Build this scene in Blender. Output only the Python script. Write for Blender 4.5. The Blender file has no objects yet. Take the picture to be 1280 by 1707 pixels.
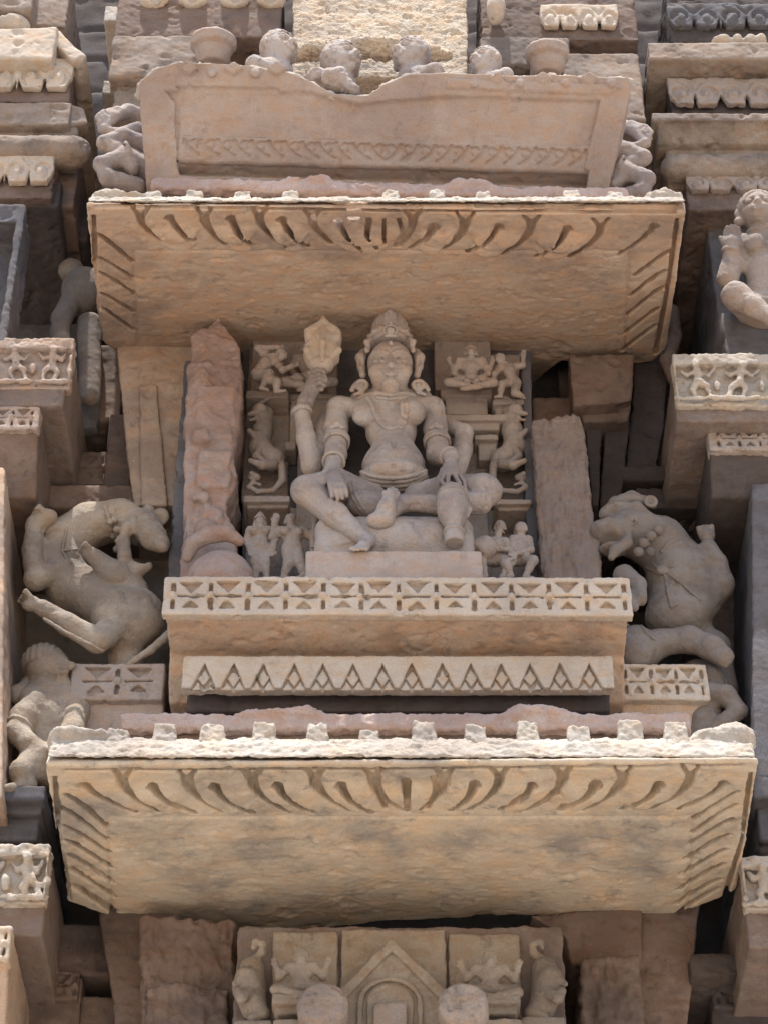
import bpy, math, random
import numpy as np
# ------------------------------------------------------------------ camera
# Everything is laid out in "units"; one unit is 2.5 mm of stone.
K = 0.0025
F = 3900.0                       # camera distance and focal length, in units
TH = math.radians(41.0)          # the camera looks up at the wall by this angle
CS, SN = math.cos(TH), math.sin(TH)
sc = bpy.context.scene
COL = sc.collection
cam = bpy.data.cameras.new("camera")
camo = bpy.data.objects.new("camera", cam); COL.objects.link(camo)
camo.location = (0, -F*CS*K, -F*SN*K)
camo.rotation_euler = (math.pi/2 + TH, 0, 0)
cam.sensor_fit = 'VERTICAL'; cam.sensor_height = 24.0
cam.lens = 24.0*F/1707.0
cam.clip_start = 0.1; cam.clip_end = 4000
sc.camera = camo
# ------------------------------------------------------------------ world and sun
SUN_EL, SUN_AZ = math.radians(79), math.radians(-18)   # azimuth measured from straight in front of the wall, towards the left
sx = math.cos(SUN_EL)*math.sin(SUN_AZ); sy = -math.cos(SUN_EL)*math.cos(SUN_AZ); sz = math.sin(SUN_EL)
w = bpy.data.worlds.new("World"); sc.world = w; w.use_nodes = True
nt = w.node_tree; nt.nodes.clear()
sky = nt.nodes.new('ShaderNodeTexSky'); sky.sky_type = 'NISHITA'; sky.sun_disc = False
sky.sun_elevation = SUN_EL; sky.sun_rotation = math.atan2(sx, sy)
sky.air_density = 1.3; sky.dust_density = 2.5
bg = nt.nodes.new('ShaderNodeBackground'); bg.inputs[1].default_value = 0.15
out = nt.nodes.new('ShaderNodeOutputWorld')
nt.links.new(sky.outputs[0], bg.inputs[0]); nt.links.new(bg.outputs[0], out.inputs[0])
sl = bpy.data.lights.new("sun", 'SUN'); sl.energy = 4.2; sl.angle = math.radians(0.6); sl.color = (1.0, 0.96, 0.89)
so = bpy.data.objects.new("sun", sl); COL.objects.link(so)
so.location = (sx*20, sy*20, sz*20)
from mathutils import Vector, Matrix
so.rotation_euler = Vector((sx, sy, sz)).to_track_quat('Z', 'Y').to_euler()
sc.view_settings.view_transform = 'Standard'; sc.view_settings.look = 'None'
sc.view_settings.exposure = 0.85; sc.view_settings.gamma = 1.0
sc.cycles.max_bounces = 8; sc.cycles.diffuse_bounces = 5
sc.render.film_transparent = False
# ------------------------------------------------------------------ placing points
def Zof(py, Y):
    v = 853.5 - py
    return (v*(F + Y*CS) + F*Y*SN)/(F*CS - v*SN)
def P(px, py, Y):
    z = Zof(py, Y); wd = F + Y*CS + z*SN
    return np.array(((px-640.0)*wd/F, Y, z))
def Pl(px, py, y0, z0, m):
    """point seen at (px,py) on the plane z = z0 + m*(y-y0)"""
    v = (853.5 - py)/F; u = (px-640.0)/F
    d = np.array((u, CS - v*SN, SN + v*CS)); c = np.array((0, -F*CS, -F*SN))
    t = (z0 + m*(c[1]-y0) - c[2])/(d[2] - m*d[1])
    return c + d*t
# ------------------------------------------------------------------ noise
_rs = np.random.RandomState(7)
_T = _rs.rand(32, 32, 32).astype(np.float32)*2-1
def vnoise(p):
    i = np.floor(p).astype(np.int64); f = (p-i).astype(np.float32); f = f*f*(3-2*f); i &= 31; j = (i+1) & 31
    a, b, c = f[:, 0], f[:, 1], f[:, 2]
    def g(x, y, z): return _T[x, y, z]
    x0, y0, z0, x1, y1, z1 = i[:, 0], i[:, 1], i[:, 2], j[:, 0], j[:, 1], j[:, 2]
    l = lambda u, v, t: u+(v-u)*t
    return l(l(l(g(x0,y0,z0), g(x1,y0,z0), a), l(g(x0,y1,z0), g(x1,y1,z0), a), b),
             l(l(g(x0,y0,z1), g(x1,y0,z1), a), l(g(x0,y1,z1), g(x1,y1,z1), a), b), c)
def fbm(p, o=4):
    s = 0; a = 1.0; q = np.array(p, dtype=np.float64)
    for k in range(o):
        s = s + a*vnoise(q + k*11.3); q = q*2.07; a *= .5
    return s
# ------------------------------------------------------------------ signed-distance sculpting
def _seg(x, y, z, a, b):
    ba = b-a; L = float(ba @ ba) + 1e-9
    h = np.clip(((x-a[0])*ba[0] + (y-a[1])*ba[1] + (z-a[2])*ba[2])/L, 0, 1)
    return h, np.sqrt((x-a[0]-h*ba[0])**2 + (y-a[1]-h*ba[1])**2 + (z-a[2]-h*ba[2])**2)
class Sdf:
    def __init__(s): s.pr = []; s.op = '+'; s.k = 3.0
    def _add(s, fn, lo, hi, op, k):
        s.pr.append((fn, np.array(lo, float), np.array(hi, float), op or s.op, s.k if k is None else k)); return s
    def cone(s, a, b, r1, r2=None, k=None, op=None):
        a = np.array(a, float); b = np.array(b, float); r2 = r1 if r2 is None else r2; m = max(r1, r2)
        def fn(x, y, z):
            h, d = _seg(x, y, z, a, b); return d-(r1+(r2-r1)*h)
        return s._add(fn, np.minimum(a, b)-m, np.maximum(a, b)+m, op, k)
    def chain(s, pts, rs, k=None, op=None):
        if not hasattr(rs, '__len__'): rs = [rs]*len(pts)
        for i in range(len(pts)-1): s.cone(pts[i], pts[i+1], rs[i], rs[i+1], k, op)
        return s
    def ell(s, c, r, rot=None, k=None, op=None):
        c = np.array(c, float); r = np.array(r, float); m = r.max()
        R = np.eye(3) if rot is None else np.array(rot, float)
        def fn(x, y, z):
            X, Y, Z = x-c[0], y-c[1], z-c[2]
            a = (R[0, 0]*X+R[0, 1]*Y+R[0, 2]*Z); b = (R[1, 0]*X+R[1, 1]*Y+R[1, 2]*Z); e = (R[2, 0]*X+R[2, 1]*Y+R[2, 2]*Z)
            k0 = np.sqrt((a/r[0])**2+(b/r[1])**2+(e/r[2])**2)
            k1 = np.sqrt((a/r[0]**2)**2+(b/r[1]**2)**2+(e/r[2]**2)**2)+1e-9
            return k0*(k0-1)/k1
        return s._add(fn, c-m, c+m, op, k)
    def box(s, lo, hi, rnd=2.0, sl=0.0, rot=None, k=None, op=None):
        """sl: the box climbs by sl per unit of x"""
        lo = np.array(lo, float); hi = np.array(hi, float); c = (lo+hi)/2; h = (hi-lo)/2-rnd
        R = np.eye(3) if rot is None else np.array(rot, float)
        def fn(x, y, z):
            X, Y, Z = x-c[0], y-c[1], z-c[2]-sl*(x-c[0])
            if rot is not None:
                X, Y, Z = (R[0, 0]*X+R[0, 1]*Y+R[0, 2]*Z), (R[1, 0]*X+R[1, 1]*Y+R[1, 2]*Z), (R[2, 0]*X+R[2, 1]*Y+R[2, 2]*Z)
            a, b, e = np.abs(X)-h[0], np.abs(Y)-h[1], np.abs(Z)-h[2]
            return np.sqrt(np.maximum(a, 0)**2+np.maximum(b, 0)**2+np.maximum(e, 0)**2)+np.minimum(np.maximum(a, np.maximum(b, e)), 0)-rnd
        e = np.array((0, 0, abs(sl)*(hi[0]-lo[0])/2))
        if rot is not None: m = np.linalg.norm(hi-lo)/2; lo = c-m; hi = c+m
        return s._add(fn, lo-e, hi+e, op, k)
    def pbox(s, px0, px1, py0, py1, Y0, Y1, rnd=2.0, k=None, op=None, sl=None):
        """box whose front face (at Y0) is seen between these lines; py0/py1 may be (left,right)"""
        if hasattr(py0, '__len__'):
            t0, t1 = py0; a = P(px0, t0, Y0); b = P(px1, t1, Y0); sl = (b[2]-a[2])/(b[0]-a[0]); py0 = (t0+t1)/2
        if hasattr(py1, '__len__'): py1 = (py1[0]+py1[1])/2
        pm = (py0+py1)/2
        x0 = P(px0, pm, Y0)[0]; x1 = P(px1, pm, Y0)[0]
        return s.box((x0, Y0, Zof(py1, Y0)), (x1, Y1, Zof(py0, Y0)), rnd, sl or 0.0, None, k, op)
    def prism(s, pts, y0, y1, rnd=0.0, k=None, op=None, ax='y', taper=0.0):
        """polygon in xz (ax='y') or yz (ax='x') pushed along the other axis"""
        pts = np.array(pts, float); n = len(pts)
        def fn(x, y, z):
            u, v, t = (x, z, y) if ax == 'y' else (y, z, x)
            d = None; sg = None
            for i in range(n):
                a = pts[i]; b = pts[(i+1) % n]; e = b-a
                wx, wy = u-a[0], v-a[1]
                h = np.clip((wx*e[0]+wy*e[1])/(e @ e+1e-9), 0, 1)
                q = (wx-e[0]*h)**2+(wy-e[1]*h)**2
                d = q if d is None else np.minimum(d, q)
                c1 = v >= a[1]; c2 = v < b[1]; c3 = e[0]*wy > e[1]*wx
                al = (c1 & c2 & c3) | (~c1 & ~c2 & ~c3)
                sg = al if sg is None else sg ^ al
            d = np.sqrt(d)*np.where(sg, -1.0, 1.0)
            if taper: d = d + taper*(t-y0)
            ww = np.abs(t-(y0+y1)/2)-(y1-y0)/2
            d = d+rnd; ww = ww+rnd
            return np.minimum(np.maximum(d, ww), 0)+np.sqrt(np.maximum(d, 0)**2+np.maximum(ww, 0)**2)-rnd
        lo = pts.min(0); hi = pts.max(0)
        L, H = ((lo[0], y0, lo[1]), (hi[0], y1, hi[1])) if ax == 'y' else ((y0, lo[0], lo[1]), (y1, hi[0], hi[1]))
        return s._add(fn, L, H, op, k)
    def torus(s, c, n, R, r, sq=1.0, k=None, op=None):
        c = np.array(c, float); n = np.array(n, float); n /= np.linalg.norm(n)
        def fn(x, y, z):
            X, Y, Z = x-c[0], y-c[1], z-c[2]; t = X*n[0]+Y*n[1]+Z*n[2]
            q = np.sqrt(np.maximum(X*X+Y*Y+Z*Z-t*t, 0)); return np.sqrt((q-R)**2+(t*sq)**2)-r
        m = R+r
        return s._add(fn, c-m, c+m, op, k)
    def lathe(s, a, b, prof, k=None, op=None):
        """profile [(t along a->b, radius)]"""
        a = np.array(a, float); b = np.array(b, float); ax = b-a; L = np.linalg.norm(ax); ax /= L
        T = np.array([q[0] for q in prof])*L; R = np.array([q[1] for q in prof], float)
        def fn(x, y, z):
            X, Y, Z = x-a[0], y-a[1], z-a[2]; t = X*ax[0]+Y*ax[1]+Z*ax[2]
            q = np.sqrt(np.maximum(X*X+Y*Y+Z*Z-t*t, 0))
            rr = np.interp(t, T, R)
            return np.maximum((q-rr)*.8, np.maximum(T[0]-t, t-T[-1]))
        m = R.max()
        return s._add(fn, np.minimum(a, b)-m, np.maximum(a, b)+m, op, k)
    def at(s, x, y, z):
        x = np.atleast_1d(np.asarray(x, float)); y = np.atleast_1d(np.asarray(y, float)); z = np.atleast_1d(np.asarray(z, float))
        d = np.full(x.shape, 1e3)
        for fn, lo, hi, op, k in s.pr: d = s._comb(d, fn(x, y, z), op, k)
        return d
    @staticmethod
    def _comb(d, b, op, k):
        if op == '+':
            if k <= 0: return np.minimum(d, b)
            h = np.maximum(k-np.abs(d-b), 0)/k; return np.minimum(d, b)-h*h*k*.25
        if op == '-':
            b = -b
            if k <= 0: return np.maximum(d, b)
            h = np.maximum(k-np.abs(d-b), 0)/k; return np.maximum(d, b)+h*h*k*.25
        return np.maximum(d, b)
    def hit(s, px, py, y0, y1, n=240):
        """first point of the sculpture seen at (px,py)"""
        ys = np.linspace(y0, y1, n); q = np.array([P(px, py, t) for t in ys])
        d = s.at(q[:, 0], q[:, 1], q[:, 2]); i = np.where(d < 0)[0]
        return q[i[0]] if len(i) else P(px, py, (y0+y1)/2)
    def draw(s, T, pts, r, y0=40, y1=300, lift=0.0, n=5, k=1):
        """raised cord that follows the front of sculpture T through the given pixels"""
        q = []
        for (a, b), (c, d) in zip(pts[:-1], pts[1:]): q += [(a+(c-a)*i/n, b+(d-b)*i/n) for i in range(n)]
        q.append(pts[-1]); w_ = []
        for a in q:
            h = T.hit(a[0], a[1], y0, y1)
            if T.at(*h)[0] < 3: w_.append(h+np.array((0, lift, 0)))
        for a, b in zip(w_[:-1], w_[1:]):
            if np.linalg.norm(a-b) < 26: s.cone(a, b, r, r, k=k)
        return w_
    def mesh(s, vox):
        pos = [q for q in s.pr if q[3] == '+']
        lo = np.min([q[1] for q in pos], 0)-2.5*vox; hi = np.max([q[2] for q in pos], 0)+2.5*vox
        n = np.ceil((hi-lo)/vox).astype(int)+1
        ax = [lo[i]+vox*np.arange(n[i]) for i in range(3)]
        g = np.full(n, 1e3, np.float32)
        for fn, l, h, op, k in s.pr:
            m = max(k, 2*vox)+vox
            sl = []
            for i in range(3):
                a = int(np.clip(np.searchsorted(ax[i], l[i]-m), 0, n[i])); b = int(np.clip(np.searchsorted(ax[i], h[i]+m), 0, n[i])); sl.append(slice(a, b))
            if any(q.stop <= q.start for q in sl): continue
            x = ax[0][sl[0]].astype(np.float32)[:, None, None]; y = ax[1][sl[1]].astype(np.float32)[None, :, None]; z = ax[2][sl[2]].astype(np.float32)[None, None, :]
            sub = g[sl[0], sl[1], sl[2]]
            g[sl[0], sl[1], sl[2]] = s._comb(sub, np.broadcast_to(fn(x, y, z), sub.shape), op, k)
        return nets(g, lo, vox)
def nets(g, lo, vox):
    ins = g < 0
    c = [(i, j, k) for i in (0, 1) for j in (0, 1) for k in (0, 1)]
    n = np.array(g.shape)
    def cut(a, i, j, k): return a[i:n[0]-1+i, j:n[1]-1+j, k:n[2]-1+k]
    cnt = sum(cut(ins, *q).astype(np.int8) for q in c)
    act = (cnt > 0) & (cnt < 8)
    idx = np.argwhere(act)
    if not len(idx): return np.zeros((0, 3)), np.zeros((0, 4), int)
    cid = np.full(act.shape, -1, np.int32); cid[act] = np.arange(len(idx))
    V = {q: g[idx[:, 0]+q[0], idx[:, 1]+q[1], idx[:, 2]+q[2]].astype(np.float64) for q in c}
    acc = np.zeros((len(idx), 3)); num = np.zeros(len(idx))
    for q in c:
        for a in range(3):
            if q[a] == 0:
                r = list(q); r[a] = 1; r = tuple(r); A, B = V[q], V[r]
                m = (A < 0) != (B < 0); t = np.where(m, A/np.where(m, A-B, 1), 0)
                pt = np.tile(np.array(q, float), (len(idx), 1)); pt[:, a] = t
                acc[m] += pt[m]; num += m
    v = lo + vox*(idx + acc/num[:, None])
    fs = []
    for a in range(3):
        b, e = (a+1) % 3, (a+2) % 3
        s0 = [slice(None)]*3; s1 = [slice(None)]*3; s0[a] = slice(0, n[a]-1); s1[a] = slice(1, n[a])
        m = ins[tuple(s0)] != ins[tuple(s1)]
        q = np.argwhere(m); ok = (q[:, b] > 0) & (q[:, e] > 0) & (q[:, b] < n[b]-1) & (q[:, e] < n[e]-1); q = q[ok]
        fl = ins[q[:, 0], q[:, 1], q[:, 2]]
        ub = np.zeros(3, int); ub[b] = 1; ue = np.zeros(3, int); ue[e] = 1
        def C(p): return cid[p[:, 0], p[:, 1], p[:, 2]]
        f = np.stack((C(q-ub-ue), C(q-ue), C(q), C(q-ub)), 1)
        f[~fl] = f[~fl][:, ::-1]
        fs.append(f)
    return v, np.concatenate(fs)
def vnorm(v, f):
    d1 = v[f[:, 2]]-v[f[:, 0]]; d2 = v[f[:, 3]]-v[f[:, 1]]; fn = np.cross(d1, d2)
    N = np.zeros_like(v)
    for i in range(4): 
        for a in range(3): N[:, a] += np.bincount(f[:, i], fn[:, a], len(v))
    return N/(np.linalg.norm(N, axis=1)[:, None]+1e-9)
def rough(v, f, disp):
    """weathering: [(amplitude, size or (sx,sy,sz), kind)]"""
    if not disp or not len(v): return v
    N = vnorm(v, f); t = 0
    for q in disp:
        amp, sz, kind = (q+('n',))[:3]
        p = v/np.array(sz)
        nz = fbm(p, 4)
        if kind == 'chip': nz = -np.clip(np.abs(nz)*2.2-1.25, 0, 1)*1.5      # bites taken out
        if kind == 'step': nz = np.floor(nz*3)/3+.35*fbm(p*3.1, 2)
        if kind == 'crag': nz = 1-2*np.abs(fbm(p, 4))
        t = t+amp*nz
    return v+N*t[:, None]
# ------------------------------------------------------------------ objects
def link_mesh(name, v, f, mat, parent=None, smooth=True, origin=None):
    v = np.asarray(v, float)
    if origin is None:
        origin = np.array(((v[:, 0].min()+v[:, 0].max())/2, (v[:, 1].min()+v[:, 1].max())/2, v[:, 2].min())) if parent is None else None
    wl = np.array(parent['_o']) if parent is not None else np.zeros(3)
    if origin is None: origin = wl
    me = bpy.data.meshes.new(name)
    vv = ((v-origin)*K).astype(np.float32)
    if isinstance(f, np.ndarray):
        nf = len(f); me.vertices.add(len(vv)); me.vertices.foreach_set('co', vv.ravel())
        me.loops.add(nf*4); me.loops.foreach_set('vertex_index', f.astype(np.int32).ravel())
        me.polygons.add(nf); me.polygons.foreach_set('loop_start', np.arange(nf, dtype=np.int32)*4)
        me.update(calc_edges=True); me.validate()
    else: me.from_pydata([tuple(map(float, q)) for q in vv], [], f); me.update()
    if smooth: me.polygons.foreach_set('use_smooth', [True]*len(me.polygons))
    me.materials.append(mat)
    o = bpy.data.objects.new(name, me); COL.objects.link(o)
    o.location = tuple((np.array(origin)-wl)*K)
    o['_o'] = [float(q) for q in origin]
    if parent is not None: o.parent = parent
    return o
def tag(o, label=None, cat=None, group=None, kind=None):
    if label: o['label'] = label
    if cat: o['category'] = cat
    if group: o['group'] = group
    if kind: o['kind'] = kind
    return o
def thing(name, label, cat, loc, group=None):
    o = bpy.data.objects.new(name, None); COL.objects.link(o); o.empty_display_size = .05
    o.location = tuple(np.array(loc)*K); o['_o'] = [float(q) for q in loc]
    return tag(o, label, cat, group)
DEF = [(1.1, 22), (.5, 6)]
def emit(name, S, mat, parent=None, vox=3.0, disp=DEF):
    v, f = S.mesh(vox); v = rough(v, f, disp)
    return link_mesh(name, v, f, mat, parent)
# ------------------------------------------------------------------ materials
def stone(name, c1, c2, stain=None, amt=.35, sc1=2.2, sc2=1.3, bump=.5, pits=.0, fine=.10, crack=.3, warm=False):
    def cool(c):
        l = .3*c[0]+.55*c[1]+.15*c[2]; s = .84 if warm else .93; t = (1, 1, 1) if warm else (.93, .912, .91); return tuple((l+(q-l)*s)*u for q, u in zip(c, t))
    c1, c2 = cool(c1), cool(c2); stain = cool(stain) if stain else None
    m = bpy.data.materials.new(name); m.use_nodes = True; t = m.node_tree; N = t.nodes; Lk = t.links
    b = N['Principled BSDF']; b.inputs['Roughness'].default_value = .92
    b.inputs['Specular IOR Level'].default_value = .25
    geo = N.new('ShaderNodeNewGeometry')
    def noise(scale, det=5, rgh=.6, stretch=None, off=0):
        mp = N.new('ShaderNodeMapping'); mp.inputs['Scale'].default_value = stretch or (1, 1, 1); mp.inputs['Location'].default_value = (off, off*.7, off*1.3)
        Lk.new(geo.outputs['Position'], mp.inputs[0])
        q = N.new('ShaderNodeTexNoise'); q.inputs['Scale'].default_value = scale; q.inputs['Detail'].default_value = det; q.inputs['Roughness'].default_value = rgh
        Lk.new(mp.outputs[0], q.inputs['Vector']); return q.outputs['Fac']
    def ramp(src, a, bb, lo=0.0, hi=1.0):
        r = N.new('ShaderNodeMapRange'); r.interpolation_type = 'SMOOTHSTEP'
        r.inputs['From Min'].default_value = a; r.inputs['From Max'].default_value = bb
        r.inputs['To Min'].default_value = lo; r.inputs['To Max'].default_value = hi
        Lk.new(src, r.inputs['Value']); return r.outputs['Result']
    def mix(fac, A, B, mode='MIX'):
        q = N.new('ShaderNodeMix'); q.data_type = 'RGBA'; q.blend_type = mode
        for s_, v_ in ((0, fac), (6, A), (7, B)):
            if isinstance(v_, (tuple, float, int)): q.inputs[s_].default_value = (tuple(v_)+(1,)) if isinstance(v_, tuple) else v_
            else: Lk.new(v_, q.inputs[s_])
        return q.outputs[2]
    col = mix(ramp(noise(sc1, 6, .62), .36, .62), c1, c2)
    hue = ramp(noise(sc1*4.3, 4, .7, (1, 1, 1.8), 3.1), .42, .66)
    col = mix(hue, col, tuple(min(1, q*k_) for q, k_ in zip(c1, (1.12, 1.0, .88))))
    if stain:
        st = ramp(noise(sc2, 8, .68, (1, 1, 1.4), 7.7), .46, .63, 0, amt)
        col = mix(st, col, stain)
        st2 = ramp(noise(sc2*9, 6, .75, (1, 1, .6), 1.9), .54, .70, 0, amt*.8)
        col = mix(st2, col, tuple(q*.8 for q in stain))
    # hairline cracks
    cn = N.new('ShaderNodeMath'); cn.operation = 'SUBTRACT'; cn.inputs[1].default_value = .5; Lk.new(noise(2.0, 3.5, .5, (1, 1, 1.8), 4.4), cn.inputs[0])
    ca = N.new('ShaderNodeMath'); ca.operation = 'ABSOLUTE'; Lk.new(cn.outputs[0], ca.inputs[0])
    cm = N.new('ShaderNodeMath'); cm.operation = 'MULTIPLY'; Lk.new(ramp(ca.outputs[0], .0008, .0028, 1, 0), cm.inputs[0]); Lk.new(ramp(noise(1.7, 3, .5, None, 9.1), .48, .6, 0, crack), cm.inputs[1])
    col = mix(cm.outputs[0], col, tuple(q*.35 for q in c1))
    # pale lichen and dust blotches, fine grain
    pale = ramp(noise(sc1*11, 5, .75, None, 5.5), .60, .75, 0, .45)
    col = mix(pale, col, tuple(min(.85, q*1.35+.03) for q in c2))
    gr = noise(170, 3, .7); g2 = ramp(gr, .3, .7, 1-fine, 1+fine)
    g3 = N.new('ShaderNodeCombineColor'); [Lk.new(g2, g3.inputs[i]) for i in range(3)]
    col = mix(1.0, col, g3.outputs[0], 'MULTIPLY')
    Lk.new(col, b.inputs['Base Color'])
    # bump: grain + chisel texture
    ad = N.new('ShaderNodeMath'); ad.operation = 'MULTIPLY_ADD'; ad.inputs[1].default_value = .35
    Lk.new(gr, ad.inputs[0]); Lk.new(noise(38, 8, .72), ad.inputs[2])
    bp = N.new('ShaderNodeBump'); bp.inputs['Strength'].default_value = bump; bp.inputs['Distance'].default_value = .008
    h = ad.outputs[0]
    if pits:
        vo = N.new('ShaderNodeTexVoronoi'); vo.inputs['Scale'].default_value = 70; Lk.new(geo.outputs['Position'], vo.inputs['Vector'])
        pm = N.new('ShaderNodeMath'); pm.operation = 'MULTIPLY_ADD'; pm.inputs[1].default_value = pits
        Lk.new(ramp(vo.outputs['Distance'], 0, .5), pm.inputs[0]); Lk.new(h, pm.inputs[2]); h = pm.outputs[0]
    Lk.new(h, bp.inputs['Height']); Lk.new(bp.outputs[0], b.inputs['Normal'])
    return m
M = dict(
 tan   = stone('ochre_sandstone', (.47,.33,.235), (.51,.385,.285), (.22,.165,.14), .7, warm=True),
 buff  = stone('buff_sandstone', (.52,.43,.325), (.56,.475,.365), (.21,.195,.19), .85, warm=True, sc2=.9),
 cream = stone('cream_sandstone', (.46,.38,.305), (.53,.45,.37), (.33,.26,.215), .5, warm=True),
 fresh = stone('broken_pale_stone', (.44,.39,.335), (.53,.475,.41), (.32,.265,.225),   .6, bump=1.0, warm=True),
 pink  = stone('pink_sandstone', (.44,.34,.305), (.55,.45,.41), (.30,.21,.19), .5, bump=.9),
 rose  = stone('rose_buff_sandstone', (.365,.295,.255), (.415,.345,.305), (.24,.185,.165), .5),
 grey  = stone('grey_sandstone', (.39,.345,.32), (.45,.40,.375), (.21,.175,.17), .8, bump=.55, fine=.09, crack=0, pits=.22),
 fig   = stone('carving_sandstone', (.32,.27,.24), (.38,.325,.29), (.16,.135,.125), .65, bump=.65, crack=0, pits=.3),
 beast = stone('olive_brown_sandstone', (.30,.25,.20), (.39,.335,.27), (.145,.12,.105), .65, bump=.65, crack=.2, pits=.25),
 brown = stone('brown_sandstone', (.165,.12,.10), (.225,.165,.135), (.08,.065,.06), .7),  # brown stone, colour lowered further for shade on the side towers
 dark  = stone('recess_shade_stone', (.07,.06,.06), (.10,.082,.078), (.04,.037,.042), .6),  # shade of the recesses and gaps is put into this dark colour
 pit   = stone('pitted_buff_stone', (.50,.41,.31), (.56,.47,.36), (.38,.28,.22), .4, bump=1.0, pits=.8, warm=True),
 course = stone('grey_brown_course', (.25,.20,.165), (.34,.285,.24), (.12,.10,.09), .75),  # cornice stone, darkened in colour to imitate shade on the side towers
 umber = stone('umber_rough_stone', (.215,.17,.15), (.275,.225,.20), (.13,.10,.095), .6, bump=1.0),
 redp = stone('red_pink_stone', (.34,.24,.205), (.385,.31,.28), (.20,.145,.13), .6, bump=.8),
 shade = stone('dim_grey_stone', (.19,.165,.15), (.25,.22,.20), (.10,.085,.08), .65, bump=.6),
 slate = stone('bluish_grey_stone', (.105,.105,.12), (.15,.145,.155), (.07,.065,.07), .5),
)
R = random.Random(11)
# ================================================================== ground (gives the warm light from below)
def flat(name, x0, x1, y0, y1, z, mat):
    v = [(x0, y0, z), (x1, y0, z), (x1, y1, z), (x0, y1, z)]
    o = link_mesh(name, v, [(0, 1, 2, 3)], mat, None, False); o['kind'] = 'structure'; return o
M['ground'] = stone('sandy_ground', (.46,.40,.325), (.50,.44,.365), (.38,.33,.265), .4, sc1=.3, sc2=.2)
flat('ground', -400000, 400000, -400000, 400000, -3300, M['ground'])
# ================================================================== the wall everything is set into
def block_wall(name, label, x0, x1, z0, z1, Y0, Y1, mat, vox=11, courses=118):
    S = Sdf(); S.box((x0, Y0, z0), (x1, Y1, z1), 3)
    z = z0+courses*.6; r = random.Random(3)
    while z < z1:
        S.box((x0-9, Y0-9, z-3), (x1+9, Y0+9, z+3), 1, op='-', k=2)
        x = x0+r.uniform(40, 260)
        while x < x1:
            S.box((x-3, Y0-9, z), (x+3, Y0+9, z+courses), 1, op='-', k=2); x += r.uniform(180, 380)
        z += courses
    return S
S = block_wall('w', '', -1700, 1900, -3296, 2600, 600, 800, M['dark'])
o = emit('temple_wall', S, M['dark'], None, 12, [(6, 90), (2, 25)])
tag(o, 'weathered back wall of coursed stone blocks, coloured dark for the recess shade, behind all the carvings', 'wall')

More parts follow.
